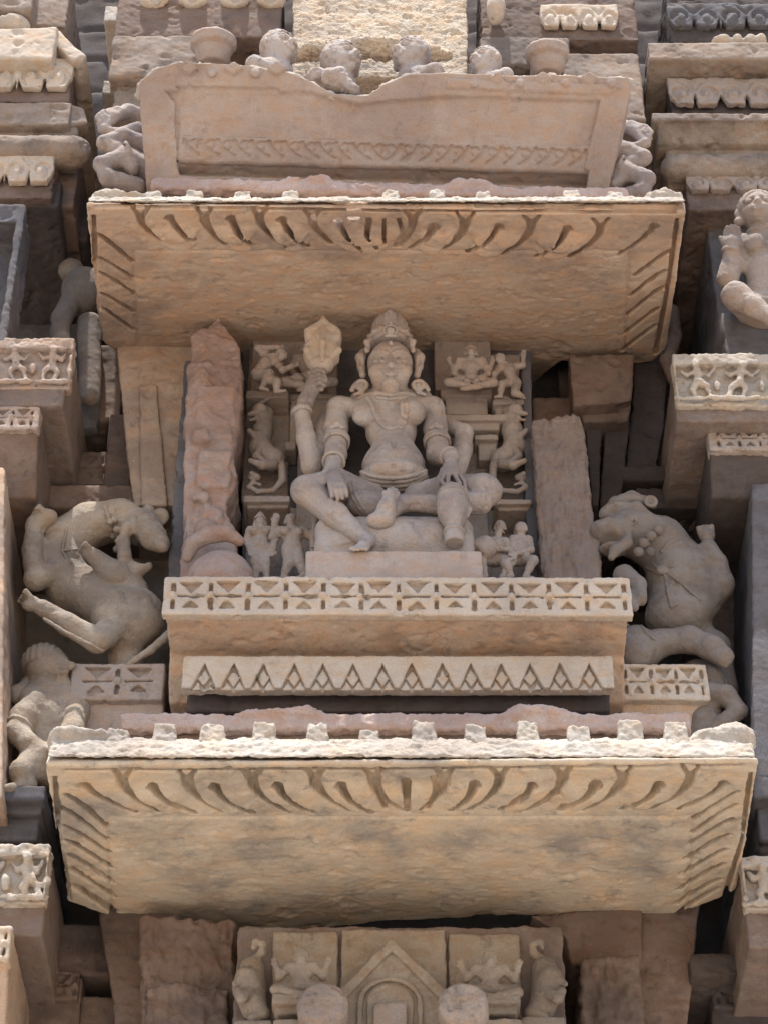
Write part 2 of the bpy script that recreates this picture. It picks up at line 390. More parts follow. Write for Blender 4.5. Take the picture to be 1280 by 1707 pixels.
# ================================================================== sloping eaves with leaf-carved undersides
def eave(label, Yo, pyo, Yi, pyi, outline, xL, xR, teeth, darts, commas, oval, sides, inner, mat, chunks=(), endl=(), deep=70, thick=60, hh=62):
    """outline: pixels of the underside; darts/commas/oval/sides: carved strokes in pixels"""
    z0 = Zof(pyo, Yo); z1 = Zof(pyi, Yi); m = (z1-z0)/(Yi-Yo)
    pl = lambda px, py, dz=0: Pl(px, py, Yo, z0+dz, m)
    xy = np.array([pl(*q)[:2] for q in outline])
    back = xy[:, 1].max()
    S = Sdf(); n = len(xy)
    def fn(x, y, z):
        d = None; sg = None
        for i in range(n):
            a = xy[i]; e = xy[(i+1) % n]-a; wx, wy = x-a[0], y-a[1]
            h = np.clip((wx*e[0]+wy*e[1])/(e @ e), 0, 1); q = (wx-e[0]*h)**2+(wy-e[1]*h)**2
            d = q if d is None else np.minimum(d, q)
            c1 = y >= a[1]; c2 = y < (a+e)[1]; c3 = e[0]*wy > e[1]*wx
            al = (c1 & c2 & c3) | (~c1 & ~c2 & ~c3); sg = al if sg is None else sg ^ al
        d = np.sqrt(d)*np.where(sg, -1., 1.)
        lowz = z0+m*(y-Yo)
        b = lowz-z; t = z-(lowz+8+np.minimum(1.0*np.clip(y-Yo, 0, 400), thick+.3*np.clip(y-Yo, 0, 400)))
        rr = 5.0
        q1 = np.maximum(d+rr, 0); q2 = np.maximum(b+rr, 0)
        return np.maximum(np.minimum(np.maximum(d, b)+rr, 0)+np.sqrt(q1*q1+q2*q2)-rr, t)
    S._add(fn, (xy[:, 0].min(), xy[:, 1].min(), min(z0, z1)-5), (xy[:, 0].max(), back, max(z0, z1)+thick+150), '+', 0)
    # the plain field inside the carved border is sunk a little
    il, it, ir, ib = inner
    q = [pl(il, it)[:2], pl(ir, it)[:2], pl(ir-6, ib)[:2], pl(il+6, ib)[:2]]
    def groove(p, q_, r, k=2): S.cone(p, q_, r, r, op='-', k=k)
    gl = [pl(*c, dz=-1) for c in ((il+4, ib), (il, it), (ir, it), (ir-4, ib))]
    for a, b in zip(gl[:-1], gl[1:]): groove(a, b, 4.2)
    def stroke(pts, r0, r1, dz=0):
        r0 = max(r0, 4.2); r1 = max(r1, 4.2)
        if dz == 0: stroke(pts, r0*.95, r1*.95, 6); stroke(pts, r0*.9, r1*.9, 12); stroke(pts, r0*.9, r1*.8, -5)
        w_ = [pl(a, b, 0)+np.array((0, 0, dz)) for a, b in pts]; L = len(w_)
        for i in range(L-1): S.cone(w_[i], w_[i+1], r0+(r1-r0)*i/(L-1), r0+(r1-r0)*(i+1)/(L-1), op='-', k=1.5)
    def curve(x, y, dx, dy, n=7, p=1.8):
        return [(x+dx*(i/n)**p, y+dy*(i/n)) for i in range(n+1)]
    dd = sorted(darts)                                # swelling petals between the darts
    for (xa, ya, dxa, _a, _b), (xb, yb, dxb, _c, _d) in zip(dd[:-1], dd[1:]):
        xm = (xa+xb)/2; hw = (xb-xa)/2; ym = (ya+yb)/2; lean = (dxa+dxb)/2*.35
        p = pl(xm+lean*.3, ym+20, 4); S.ell(p, (hw*.82, 42, 9), op='+', k=3); p = pl(xm+lean, ym+36, 4); S.ell(p, (hw*.6, 36, 7), op='+', k=4)
    for (x, y, dx, dy, s) in darts:
        sg = 1 if dx > 0 else -1
        stroke(curve(x, y+8, dx, dy-8), 8.0*s, 5.0)
        stroke([(x-13*s, y-9*s), (x-5*s, y), (x, y+10)], 3.0, 6.0*s); stroke([(x+13*s, y-9*s), (x+5*s, y), (x, y+10)], 3.0, 6.0*s)
    for (x, y, dx, dy, s) in commas:
        stroke([(x-4*s*(1 if dx > 0 else -1), y+4)]+curve(x, y, dx, dy, p=1.55), 6.8*s, 4.8)
    for pts, r0, r1 in oval: stroke(pts, r0, r1)
    for (xa, ya, xb, yb, s) in sides:
        n_ = 6; stroke([(xa+(xb-xa)*i/n_, ya+(yb-ya)*((i/n_)**1.15 if True else 0)) for i in range(n_+1)], 5.4*s, 4.8)
    # line that frames the carved side borders
    (a, b, c, d) = (outline[0], outline[-1], outline[1], outline[2])
    for c in chunks: S.ell(pl(*c[0], dz=c[2]), c[1], op='-', k=8)
    root = thing('eave', label, 'eave', ((xy[:, 0].min()+xy[:, 0].max())/2, back, min(z0, z1)))
    emit('carved_slab', S, mat, root, 2.7, [(1.6, 60), (.6, 9), (2, 50, 'chip')])
    # broken, sunlit rim
    E = Sdf(); x0 = xy[:2, 0].min(); x1 = xy[:2, 0].max(); 
    a0 = pl(*outline[0]); a1 = pl(*outline[1]); slx = 0
    E.prism([(Yo-9, z0+5), (Yo+2, z0+hh*.6), (Yo+22, z0+hh), (Yo+deep, z0+hh+12), (Yo+deep, z0+44), (Yo+16, z0+32)], x0+1, x1-1, 5, ax='x')
    for (c, half, hgt, dep) in endl:
        p = pl(c, pyo, 0); E.ell((p[0], Yo+34, z0+hh+4), (half, dep, hgt), k=9)
    for c in chunks: E.ell(pl(*c[0], dz=c[2]), c[1], op='-', k=8)
    emit('broken_rim', E, M['fresh'], root, 2.6, [(2.0, 24, 'step'), (1.8, 8), (3, 34, 'chip')])
    for (c, wd, hg) in teeth:
        T = Sdf(); p = pl(c, pyo, 0)
        T.prism([(p[0]-wd*.56, z0+hh-16), (p[0]-wd*.44, z0+hh+hg*1.35), (p[0]+wd*.44, z0+hh+hg*R.uniform(1.2, 1.4)), (p[0]+wd*.56, z0+hh-16)], Yo+16, Yo+52, 3)
        emit('rim_tooth', T, M['fresh'], root, 2.4, [(1.8, 14), (1.2, 6), (2, 20, 'chip')])
    return root, pl, (z0, m)
d = [(205,1296,60,56,1),(312,1296,62,58,1),(421,1296,62,58,1),(525,1294,60,58,1),(622,1293,52,58,1.05),
     (740,1293,-42,58,1.05),(832,1292,-52,58,1),(937,1291,-60,60,1),(1037,1291,-66,60,1.05),(1150,1290,-66,58,1)]
c = [(142,1308,84,46,1.1),(256,1309,70,48,1),(360,1309,62,48,1),(464,1308,60,48,1),(569,1308,50,48,1),
     (790,1306,-38,46,1),(885,1307,-52,44,1),(990,1307,-56,44,1),(1097,1306,-60,44,1),(1205,1304,-74,46,1.1)]
sd = [(112,1326,180,1380,1.1),(103,1348,181,1402,1)]+[(107+4*i, 1376+25*i, 184+2.5*i, 1418+24*i+6, .95) for i in range(5)]+[(118+1,1478,190,1524,.9)]
sd += [(1228,1320,1155,1368,1),(1224,1342,1152,1390,1)]+[(1219-5*i, 1366+25*i, 1148-5.5*i, 1408+25*i, .95) for i in range(5)]+[(1196,1482,1130,1522,.9)]
ov = [([(676,1303),(678,1326),(679,1352)], 6.5, 3), ([(633,1296),(628,1318),(642,1348)], 4, 2), ([(722,1296),(728,1318),(712,1348)], 4, 2),
      ([(92,1296),(100,1400),(116,1500)], 2, 2), ([(1250,1290),(1236,1400),(1208,1495)], 2, 2), ([(110,1284),(670,1283),(1235,1276)], 2.5, 2.5)]
teeth = [(c_, 33+R.uniform(-3, 3), 18+R.uniform(-4, 4)) for c_ in (268,350,437,527,708,796,884,970,1058,1135)]+[(190,32,10),(615,30,9)]
lower, plL, zmL = eave('large lower eave of buff stone with leaf carved underside and bright toothed broken rim', -250, 1276, 270, 1532,
    [(76,1276),(1264,1270),(1228,1484),(1196,1500),(1128,1524),(960,1532),(860,1526),(640,1536),(440,1560),(260,1548),(188,1530),(112,1502)],
    76, 1264, teeth, d, c, ov, sd, (182,1364,1150,1528), M['buff'], endl=[(108,34,16,30),(150,30,9,26),(1236,32,26,30),(1205,40,15,26)])
d = [(235,358,34,42,.95),(341,358,36,50,1),(433,358,44,50,1),(521,360,32,46,1),(688,362,-22,48,1.1),(775,366,-40,50,1.1),(885,370,-50,54,1),(1000,374,-52,54,1)]
c = [(284,362,40,38,1),(386,363,34,44,1),(471,365,42,46,1),(564,368,40,46,1),(722,376,-40,40,1),(830,376,-50,44,1),(945,380,-52,48,1),(1088,376,-60,50,1)]
sd = [(165,392,222,438,1),(167,431,222,464,1),(163,453,224,490,1),(169,489,224,521,1),(164,512,224,552,1),
      (1115,420,1057,460,1),(1107,452,1050,494,1),(1104,479,1043,527,1),(1096,514,1040,557,1),(1093,543,1036,585,1)]
ov = [([(616,366),(612,390),(628,411)], 6, 3), ([(664,366),(672,390),(658,411)], 5, 3), ([(640,366),(640,404)], 4, 3), 
      ([(157,360),(160,480),(168,566)], 2, 2), ([(1128,366),(1112,480),(1092,590)], 2, 2), ([(160,345),(640,352),(1125,356)], 2, 2)]
teeth = [(252,30,11),(321,31,12),(402,30,12),(483,30,12),(651,30,13),(729,28,14),(807,26,10),(956,30,13),(1030,30,11)]
upper, plU, zmU = eave('ochre upper eave with leaf carved underside sheltering the seated deity', -250, 346, 270, 588,
    [(144,342),(1142,354),(1112,580),(1088,604),(1036,610),(935,602),(880,648),(560,648),(410,610),(300,602),(195,590),(166,566)],
    144, 1142, teeth, d, c, ov, sd, (224,420,1046,606), M['tan'],
    chunks=[((560,345),(66,26,22),40),((590,342),(34,22,26),30),((690,345),(24,16,18),52),((846,348),(40,20,20),50)], endl=[(176,34,15,28),(1112,36,20,30),(215,40,6,24)], hh=48)

# ================================================================== carved pieces used again and again
def frame_root(name, label, cat, pxc, pyb, Y, group=None):
    return thing(name, label, cat, P(pxc, pyb, Y), group)
def fret(S, px0, px1, py0, py1, Y0, n, depth=13, sl=0.0, rim=(.13, .14), style=0):
    """row of cells: upright slots with bosses, notched leaves above, small notches below"""
    a = P(px0, (py0+py1)/2, Y0); b = P(px1, (py0+py1)/2, Y0); zt = Zof(py0, Y0); zb = Zof(py1, Y0); H = zt-zb
    zt -= H*rim[0]; zb += H*rim[1]; H = zt-zb; cw = (b[0]-a[0])/n; x0 = a[0]; zc = (zt+zb)/2; xm = (a[0]+b[0])/2
    def Z(x, z): return z+sl*(x-xm)
    s0 = .055*cw
    for i in range(n+1):
        x = x0+cw*i
        if style == 0 or 0 < i < n:
            for (u, v) in ((zc+H*.12, zt-2), (zb+2, zc-H*.12)):
                S.prism([(x-s0, Z(x, u)), (x+s0, Z(x, u)), (x+s0, Z(x, v)), (x-s0, Z(x, v))], Y0-8, Y0+depth, 0, op='-', k=1.2)
            S.ell((x, Y0, Z(x, zc)), (cw*.12, 7, cw*.12), k=2, op='+')
    for i in range(n):
        xa = x0+cw*i; c = xa+cw/2; j = R.uniform(-.05, .05)*cw; H_ = H; H = H*R.uniform(.92, 1.06)
        P_ = lambda u, v: (c+u*cw+j, Z(c, zc+v*H))
        S.prism([P_(-.37, .035), P_(.37, .035), P_(.36, -.03), P_(-.36, -.03)], Y0-8, Y0+depth, 0, op='-', k=1.2)
        S.prism([P_(-.34, .52), P_(.34, .52), P_(.16, .33), P_(0, .12), P_(-.16, .33)], Y0-8, Y0+depth, 0, op='-', k=1.5)
        S.prism([P_(-.23, -.42), P_(.23, -.42), P_(.08, -.22), P_(0, -.14), P_(-.08, -.22)], Y0-8, Y0+depth*.8, 0, op='-', k=1.5)
        H = H_
        if style == 1:
            for sg in (-1, 1):
                for q in (-1, 1): S.cone(np.array((c+sg*cw*.30, Y0-2, Z(c, zc+q*H*.14))), np.array((c+sg*cw*.46, Y0-2, Z(c, zc+q*H*.36))), 3, 3, op='-', k=1)
def volutes(S, px0, px1, py0, py1, Y0, n, r=None, sl=0.0):
    """flat course of mirrored C scrolls: crescents cut into the face, notched lower edge"""
    a = P(px0, (py0+py1)/2, Y0); b = P(px1, (py0+py1)/2, Y0); zt = Zof(py0, Y0); zb = Zof(py1, Y0); H = zt-zb; cw = (b[0]-a[0])/n
    S.box((a[0], Y0, zb+H*.10), (b[0], Y0+16, zt), 2, sl)
    for i in range(n):
        c = a[0]+cw*(i+.5)
        for sg in (-1, 1):
            cx = c+sg*cw*.25; cz = zt-H*.56; ra = cw*.17; rb = H*.30
            g = [np.array((cx+sg*ra*(1.05-.5*q/9)*math.cos(t), Y0+1, cz+rb*(1.0-.45*q/9)*math.sin(t))) for q, t in enumerate(np.linspace(-1.1, 3.6, 10))]
            S.chain(g, [3, 3.8, 4.6, 5, 5, 5, 4.6, 4.2, 3.6, 3], op='-', k=1)
            S.prism([(cx+sg*cw*.10, zb-5), (cx+sg*cw*.24, zb-5), (cx+sg*cw*.24, zb+H*.42), (cx+sg*cw*.17, zb+H*.20)], Y0-6, Y0+24, 0, op='-', k=3)
            S.ell((cx-sg*ra*.1, Y0, cz-rb*.15), (ra*.42, 5, rb*.42), k=2)
        S.prism([(c-cw*.07, zb-5), (c+cw*.07, zb-5), (c, zb+H*.46)], Y0-6, Y0+24, 0, op='-', k=3)
        S.chain([np.array((c-cw*.13, Y0+1, zt-H*.20)), np.array((c, Y0+1, zt-H*.42)), np.array((c+cw*.13, Y0+1, zt-H*.20))], 3.4, op='-', k=1)

# ================================================================== niche shelf with fretted band and sawtooth valance
root = frame_root('niche_shelf', 'ochre stone shelf under the seated deity with fretted front and sawtooth valance', 'shelf', 660, 1175, 120)
zt = Zof(962, 0); zb = Zof(1026, 0); z2 = Zof(1172, 150)
xa = P(272, 994, 0)[0]; xb = P(1052, 997, 0)[0]
S = Sdf(); S.prism([(9, zb+8), (9, zt-4), (430, zt-4), (430, z2), (150, z2), (104, Zof(1094, 104)), (14, zb+2)], xa+6, xb-6, 3, ax='x')
emit('shelf_body', S, M['tan'], root, 3.4, [(1.6, 50), (.6, 8), (2.5, 30, 'chip')])
S = Sdf(); S.box((xa, -2, zb), (xb, 16, zt), 3, -.004); fret(S, 289, 1040, 962, 1026, -2, 12, 13, -.004)
emit('fretted_band', S, M['cream'], root, 2.0, [(.9, 26), (.6, 7), (2.5, 30, 'chip')])
S = Sdf(); Ys = 62; S.pbox(305, 1022, 1093, 1146, Ys, Ys+24, 2.5)
x0, x1 = P(305, 1118, Ys)[0], P(1022, 1118, Ys)[0]; n = 14; zt2, zb2 = Zof(1103, Ys), Zof(1143, Ys)
cw = (x1-x0-26)/n
for i in range(n):
    c = x0+8+cw*(i+.5)+4+R.uniform(-1.5, 1.5)
    S.prism([(c-cw*.46, zb2-9), (c, zt2), (c+cw*.46, zb2-9)], Ys-6, Ys+13, 0, op='-', k=0)
    S.prism([(c-cw*.21, zb2+19), (c, zt2-11), (c+cw*.21, zb2+19), (c, zb2+3)], Ys+6, Ys+20, 1, op='+', k=0)
    S.prism([(c-cw*.40, zb2-4), (c-cw*.21, zb2+13), (c-cw*.03, zb2-4)], Ys+6, Ys+20, 1, op='+', k=0)
    S.prism([(c+cw*.03, zb2-4), (c+cw*.21, zb2+13), (c+cw*.40, zb2-4)], Ys+6, Ys+20, 1, op='+', k=0)
emit('sawtooth_valance', S, M['cream'], root, 1.9, [(.8, 30), (.5, 7), (2, 40, 'chip')])
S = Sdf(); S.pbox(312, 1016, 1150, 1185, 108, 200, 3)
emit('lower_fillet', S, M['dark'], root, 4)  # dark strip painting the shadowed recess under the valance

# broken pink ledge lying on the lower eave
def ledge(label, px0, px1, py0, py1, Y, humps, mat, bott, sl=(0, 0)):
    root = frame_root('broken_ledge', label, 'ledge', (px0+px1)/2, py1, Y)
    S = Sdf(); zt = Zof(py0, Y); zb = Zof(py1, Y); a = P(px0, py0, Y)[0]; b = P(px1, py0, Y)[0]; s_ = sl
    S.box((a, Y+5, zb), (b, Y+150, zt), 8, s_)
    for (c, hw, h) in humps:
        p = P(c, py0, Y); S.ell((p[0], Y+30, zt+s_*(p[0]-(a+b)/2)), (hw, 34, h), k=14)
    emit('ledge_block', S, mat, root, 3.2, [(2.2, 16, 'step'), (1.8, 30), (1.5, 7), (3, 50, 'chip')])
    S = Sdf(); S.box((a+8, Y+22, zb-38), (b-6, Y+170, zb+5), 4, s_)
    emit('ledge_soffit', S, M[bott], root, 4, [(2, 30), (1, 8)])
ledge('broken pink stone ledge above the lower eave, below the sawtooth valance', 202, 1152, 1183, 1212, -30, [(500,34,9),(455,50,5),(868,22,24),(905,50,15)], M['pink'], 'brown', .0)
ledge('long cracked pinkish ledge resting on top of the upper eave', 252, 1045, 299, 318, -85, [(532,30,16),(500,34,8),(762,22,20),(795,30,12)], M['pink'], 'brown', -.035)

# ================================================================== flared canopy slab over the upper eave
root = frame_root('canopy_slab', 'wide rose coloured canopy slab with carved frieze and notched broken top', 'canopy', 640, 300, 60)
Yo = -150; z0 = Zof(118, Yo); Yi = -10; z1 = Zof(300, Yi); m = (z1-z0)/(Yi-Yo)
S = Sdf()
def pz(px, py, dz=0): 
    return Pl(px, py, Yo, z0+dz, m)
def slabpoly(S, pix, dz0, dz1, op='+', k=2, rr=2.0):
    """polygon seen on the leaning front, from dz0 in front of it to dz1 behind (along y)"""
    q = np.array([[pz(*p)[0], pz(*p)[2]] for p in pix]); n = len(q)
    def fn(x, y, z):
        d = None; sg = None
        for i in range(n):
            a = q[i]; e = q[(i+1) % n]-a; wx, wy = x-a[0], z-a[1]
            h = np.clip((wx*e[0]+wy*e[1])/(e @ e+1e-9), 0, 1); t = (wx-e[0]*h)**2+(wy-e[1]*h)**2
            d = t if d is None else np.minimum(d, t)
            c1 = z >= a[1]; c2 = z < (a+e)[1]; c3 = e[0]*wy > e[1]*wx
            al = (c1 & c2 & c3) | (~c1 & ~c2 & ~c3); sg = al if sg is None else sg ^ al
        d = np.sqrt(d)*np.where(sg, -1., 1.)+rr
        yy = Yo+(z-z0)/m
        a = (yy-dz0)-y+rr; b = y-(yy+dz1)+rr
        g = np.maximum(a*.8, b*.8)
        return np.minimum(np.maximum(d, g), 0)+np.sqrt(np.maximum(d, 0)**2+np.maximum(g, 0)**2)-rr
    ys = [Yo+(z-z0)/m for z in (q[:, 1].min(), q[:, 1].max())]
    S._add(fn, (q[:, 0].min(), min(ys)-dz0, q[:, 1].min()), (q[:, 0].max(), max(ys)+dz1, q[:, 1].max()), op, k)
top = [(232,150),(236,132),(262,112),(300,101),(360,104),(420,108),(480,118),(520,134),(552,152),(585,158),(615,156),(640,138),(680,122),(740,120),(800,122),(860,124),(920,123),(985,127),(1047,126)]
slabpoly(S, top+[(1050,150),(1012,322),(262,312),(244,306)], 0, 60, k=0, rr=4)
slabpoly(S, [(258,158),(300,130),(1040,148),(1030,170),(985,292),(300,270),(290,180)], -10, 10, k=0) if False else None
# raised frame, sunk panel, carved frieze, deep slot
slabpoly(S, [(274,150),(520,152),(600,172),(742,158),(1000,166),(970,296),(298,284),(292,170)], 12, 9, op='-', k=2)
slabpoly(S, [(292,142),(466,146),(466,152),(300,150)], 12, 7, op='-', k=1)
slabpoly(S, [(742,150),(746,134),(1040,146),(1010,162)], 7, 6, k=2)
slabpoly(S, [(296,262),(982,282),(976,312),(300,292)], 20, 42, op='-', k=2)
slabpoly(S, [(296,222),(990,240),(985,284),(298,264)], -5, 14, k=1)
# relief ornament of the frieze: running tendrils
n = 24
for i in range(n):
    t = (i+.5)/n; px = 306+t*(978-306); py = 241+t*19; sg = 1 if px < 640 else -1; o3 = np.array((0, 5, 0)); v = R.uniform(.85, 1.1)
    pts = [pz(px-sg*12+sg*26*(a**1.7)*v, py-12+26*a)+o3 for a in np.linspace(0, 1, 6)]
    S.chain(pts, [4.6, 4.4, 4.2, 4, 3.8, 3.6], k=1, op='-')
    pts = [pz(px+sg*5+8*math.cos(a)*sg, py-4-7*math.sin(a))+o3 for a in np.linspace(-1, 2.6, 5)]
    S.chain(pts, [3.4, 3.8, 3.8, 3.6, 3.2], k=1, op='-')
# diamonds and rounds on the upper border
for i, px in enumerate(list(range(318, 470, 36))+list(range(790, 1040, 38))):
    py = 120 if px < 600 else 137
    if i % 2: S.ell(pz(px, py), (11, 7, 14), k=2)
    else:
        slabpoly(S, [(px-17, py), (px, py-11), (px+17, py), (px, py+11)], 12, 2, k=0)
emit('canopy_face', S, M['rose'], root, 2.3, [(1.5, 60), (.5, 9), (2, 50, 'chip')])
S = Sdf(); S.box((P(250,140,Yo)[0], 62, Zof(300, -10)), (P(1040,140,Yo)[0], 420, Zof(190, 62)), 6)
emit('canopy_core', S, M['rose'], root, 6)
emit('broken_top', (lambda E: E.chain([pz(*q)+np.array((0, 16, 2)) for q in top], 9, k=6))(Sdf()), M['fresh'], root, 2.6, [(3, 20), (2, 8), (3, 26, 'chip')])

# ================================================================== blocks, mouldings and brackets of the recessed sides
BL = {}
def blocks(name, label, cat, parts, vox=3.6, group=None, disp=((2.0, 45), (.8, 9), (3, 34, 'chip')), root=None):
    """parts: (part_name, material, list of (px0, px1, py0, py1, Y0, Y1) or ready Sdf)"""
    if root is None:
        q = parts[0][2]; q0 = q[0] if isinstance(q, list) else None
        loc = P((q0[0]+q0[1])/2, max(t[3] for t in q), (q0[4]+q0[5])/2) if q0 else np.array(((q.pr[0][1][0]+q.pr[0][2][0])/2, q.pr[0][2][1], q.pr[0][1][2]))
        root = thing(name, label, cat, loc, group)
    for pn, mt, q in parts:
        if isinstance(q, list):
            S = Sdf()
            for b in q: S.pbox(*b[:6], rnd=(b[6] if len(b) > 6 else 3), k=0)
        else: S = q
        emit(pn, S, M[mt], root, vox, list(disp))
    return root
def fretblock(label, px0, px1, py0, py1, Y0, Y1, n, body, mt='cream', bm='rose', style=0, vox=2.4, slope=(0, 0), deep=12):
    root = frame_root('fretted_block', label, 'carved block', (px0+px1)/2, py1, Y0)
    S = Sdf(); S.pbox(px0, px1, py0, py1, Y0, Y0+30, 3)
    w_ = px1-px0; fret(S, px0+w_*.07, px1-w_*.07, py0, py1, Y0, n, deep, style=style)
    emit('fretted_face', S, M[mt], root, vox, [(1.3, 30), (.8, 7), (2.5, 24, 'chip')])
    S = Sdf()
    a, b = P(px0, py1, Y0)[0], P(px1, py1, Y0)[0]; zt = Zof(py0, Y0); zb = Zof(py1, Y0)
    px2, px3, pyb, Yb = body
    c, d_ = P(px2, pyb, Yb)[0], P(px3, pyb, Yb)[0]; z3 = Zof(pyb, Yb)
    S.prism([(Y0+14, zb+2), (Y0+14, zt-3), (Y1, zt-3), (Y1, z3), (Yb, z3)], min(a, c)+4, max(b, d_)-4, 3, ax='x')
    emit('block_body', S, M[bm], root, 3.6)
    return root
fretblock('grey fretted bracket block at the left end of the sawtooth valance', 118, 274, 1105, 1166, 150, 620, 2, (124,274,1250,190), 'fig', 'rose', style=1)
fretblock('pale fretted bracket block at the right end of the sawtooth valance', 1032, 1180, 1106, 1166, 150, 620, 3, (1032,1160,1250,200), 'cream', 'tan')
fretblock('small pinkish fretted block at the left picture edge below the dancers panel', -120, 66, 676, 715, 60, 620, 5, (-120,48,830,130), 'rose', 'brown', vox=2.6)
fretblock('small greyish fretted block at the right picture edge under the bright relief panel', 1180, 1420, 710, 750, 90, 620, 6, (1196,1420,830,140), 'fig', 'dark', vox=2.6)
fretblock('faint fretted panel above the head of the left rearing beast', 82, 176, 752, 808, 300, 620, 2, (82,176,838,340), 'brown', 'brown', vox=3, deep=5)
fretblock('brown fretted panel low on the left under the lower eave', 36, 132, 1618, 1666, 280, 620, 2, (36,132,1790,320), 'brown', 'brown', vox=2.8, deep=7)
fretblock('dim fretted panel low on the right under the lower eave', 1186, 1330, 1632, 1680, 280, 620, 3, (1186,1330,1790,320), 'dark', 'dark', vox=2.8, deep=7)
fretblock('fretted block cut by the left picture edge near the bottom', -120, 18, 1543, 1602, 60, 620, 3, (-120,10,1760,120), 'cream', 'tan', vox=2.8)

# pillars and capitals either side of the niche
def slant(S, pts, Y0, Y1, rnd=3):
    q = [(P(a, b, Y0)[0], Zof(b, Y0)) for a, b in pts]; S.prism(q, Y0, Y1, rnd); return S
S = slant(Sdf(), [(196,575),(330,575),(330,842),(222,842),(205,690)], 245, 620); S2 = slant(Sdf(), [(232,640),(262,640),(280,842),(236,842)], 236, 270, 2)
blocks('bracket_pier', 'broad brown pier that carries the left end of the upper eave', 'pier', [('pier_body', 'tan', S), ('pier_rib', 'tan', S2)], 3.6)
blocks('side_pier', 'darker brown stepped blocks left of the broad pier under the upper eave', 'pier',
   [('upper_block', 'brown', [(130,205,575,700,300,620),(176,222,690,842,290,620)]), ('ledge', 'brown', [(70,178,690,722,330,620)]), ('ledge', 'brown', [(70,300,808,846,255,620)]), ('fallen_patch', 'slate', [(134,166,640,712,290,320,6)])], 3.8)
root = blocks('niche_post', 'narrow grey upright post at the far left side of the niche', 'post', [('shaft', 'slate', [(292,318,600,1010,170,620)])], 3.2)
# the broken pink pillar with its round base
S = Sdf(); Yp = 118
pts = [(313,600),(322,560),(345,545),(366,524),(384,548),(402,580),(404,640),(404,665),(401,705),(392,722),(388,760),(397,790),(390,815),(378,832),(380,858),(394,880),(396,960),(408,1012),(298,1012),(303,900),(308,760)]
slant(S, pts, Yp+22, 330, 5)
for a in ((319,338,548,720,18),(326,392,640,730,4),(322,350,600,640,6),(330,386,748,812,2),(322,346,712,722,-6),(322,352,726,733,-2),(330,362,770,800,6),(318,348,818,832,-4),(334,372,842,872,6)):
    S.pbox(a[0], a[1], a[2], a[3], Yp+a[4]+4, Yp+60, 7, k=14)
for c, r in (((372,670),9),((368,676),5)): S.torus(P(*c, Yp+3), (0, 1, .2), r, 2.6, op='-', k=3)
root = thing('broken_pillar', 'broken pink left niche pillar with knocked off front and round cushion base', 'pillar', P(355, 1000, 120))
emit('pillar_shaft', S, M['redp'], root, 2.6, [(2.5, 40, 'step'), (1.2, 10), (5, 70, 'chip')])
S = Sdf(); c = P(367, 958, 90); S.ell((c[0], 114, c[2]), (58, 50, 62)); S.box((c[0]-80, 0, c[2]-200), (c[0]+80, 200, zt+2), 1, op='-', k=0)
emit('pillar_cushion', S, M['redp'], root, 2.4, [(1.2, 30), (.5, 7)])
S = Sdf(); pts = [P(314,928,92), P(322,906,84), P(348,892,76), P(380,890,80), P(400,902,90)]; S.chain(pts, [10, 14, 15, 14, 9]); S.ell(P(345,884,92), (24, 18, 22))
emit('base_roll', S, M['redp'], root, 2.4, [(1.5, 24), (.6, 7)])
# right rough pillar
S = slant(Sdf(), [(888,700),(966,690),(976,760),(984,850),(998,900),(1002,1012),(905,1012),(897,850)], 150, 500, 5)
o = emit('rough_pillar', S, M['umber'], None, 2.6, [(4, (16, 16, 90), 'crag'), (1.5, 8), (3, 60, 'chip')])
tag(o, 'right niche pillar with rough hacked surface, its carving lost', 'pillar')
# right brackets
S = slant(Sdf(), [(948,590),(1056,590),(1052,668),(955,676)], 240, 600); S.pbox(886, 962, 660, 706, 300, 600, 8, k=8); S.pbox(930, 968, 612, 664, 380, 600, 6, k=8)
S2 = slant(Sdf(), [(968,668),(1050,664),(1048,700),(970,704)], 270, 600)
S3 = slant(Sdf(), [(974,700),(1004,700),(996,842),(986,842)], 290, 600); S4 = slant(Sdf(), [(1008,700),(1050,700),(1034,842),(1000,842)], 300, 600)
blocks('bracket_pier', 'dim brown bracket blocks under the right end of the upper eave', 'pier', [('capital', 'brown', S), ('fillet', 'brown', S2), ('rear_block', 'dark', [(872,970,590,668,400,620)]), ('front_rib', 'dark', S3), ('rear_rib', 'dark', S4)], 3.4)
S = slant(Sdf(), [(1058,590),(1122,570),(1112,640),(1106,700),(1092,790),(1040,790),(1052,690)], 320, 620)
S2 = Sdf(); S2.pbox(1036, 1300, 776, 800, 300, 620, 3); S2.pbox(1060, 1300, 812, 846, 290, 620, 3); S2.pbox(1090, 1200, 700, 776, 400, 620, 4)
blocks('side_pier', 'shadowed stepped blocks right of the bracket blocks, above the right beast', 'pier', [('upper_block', 'dark', S), ('lintel', 'dark', S2)], 3.8)
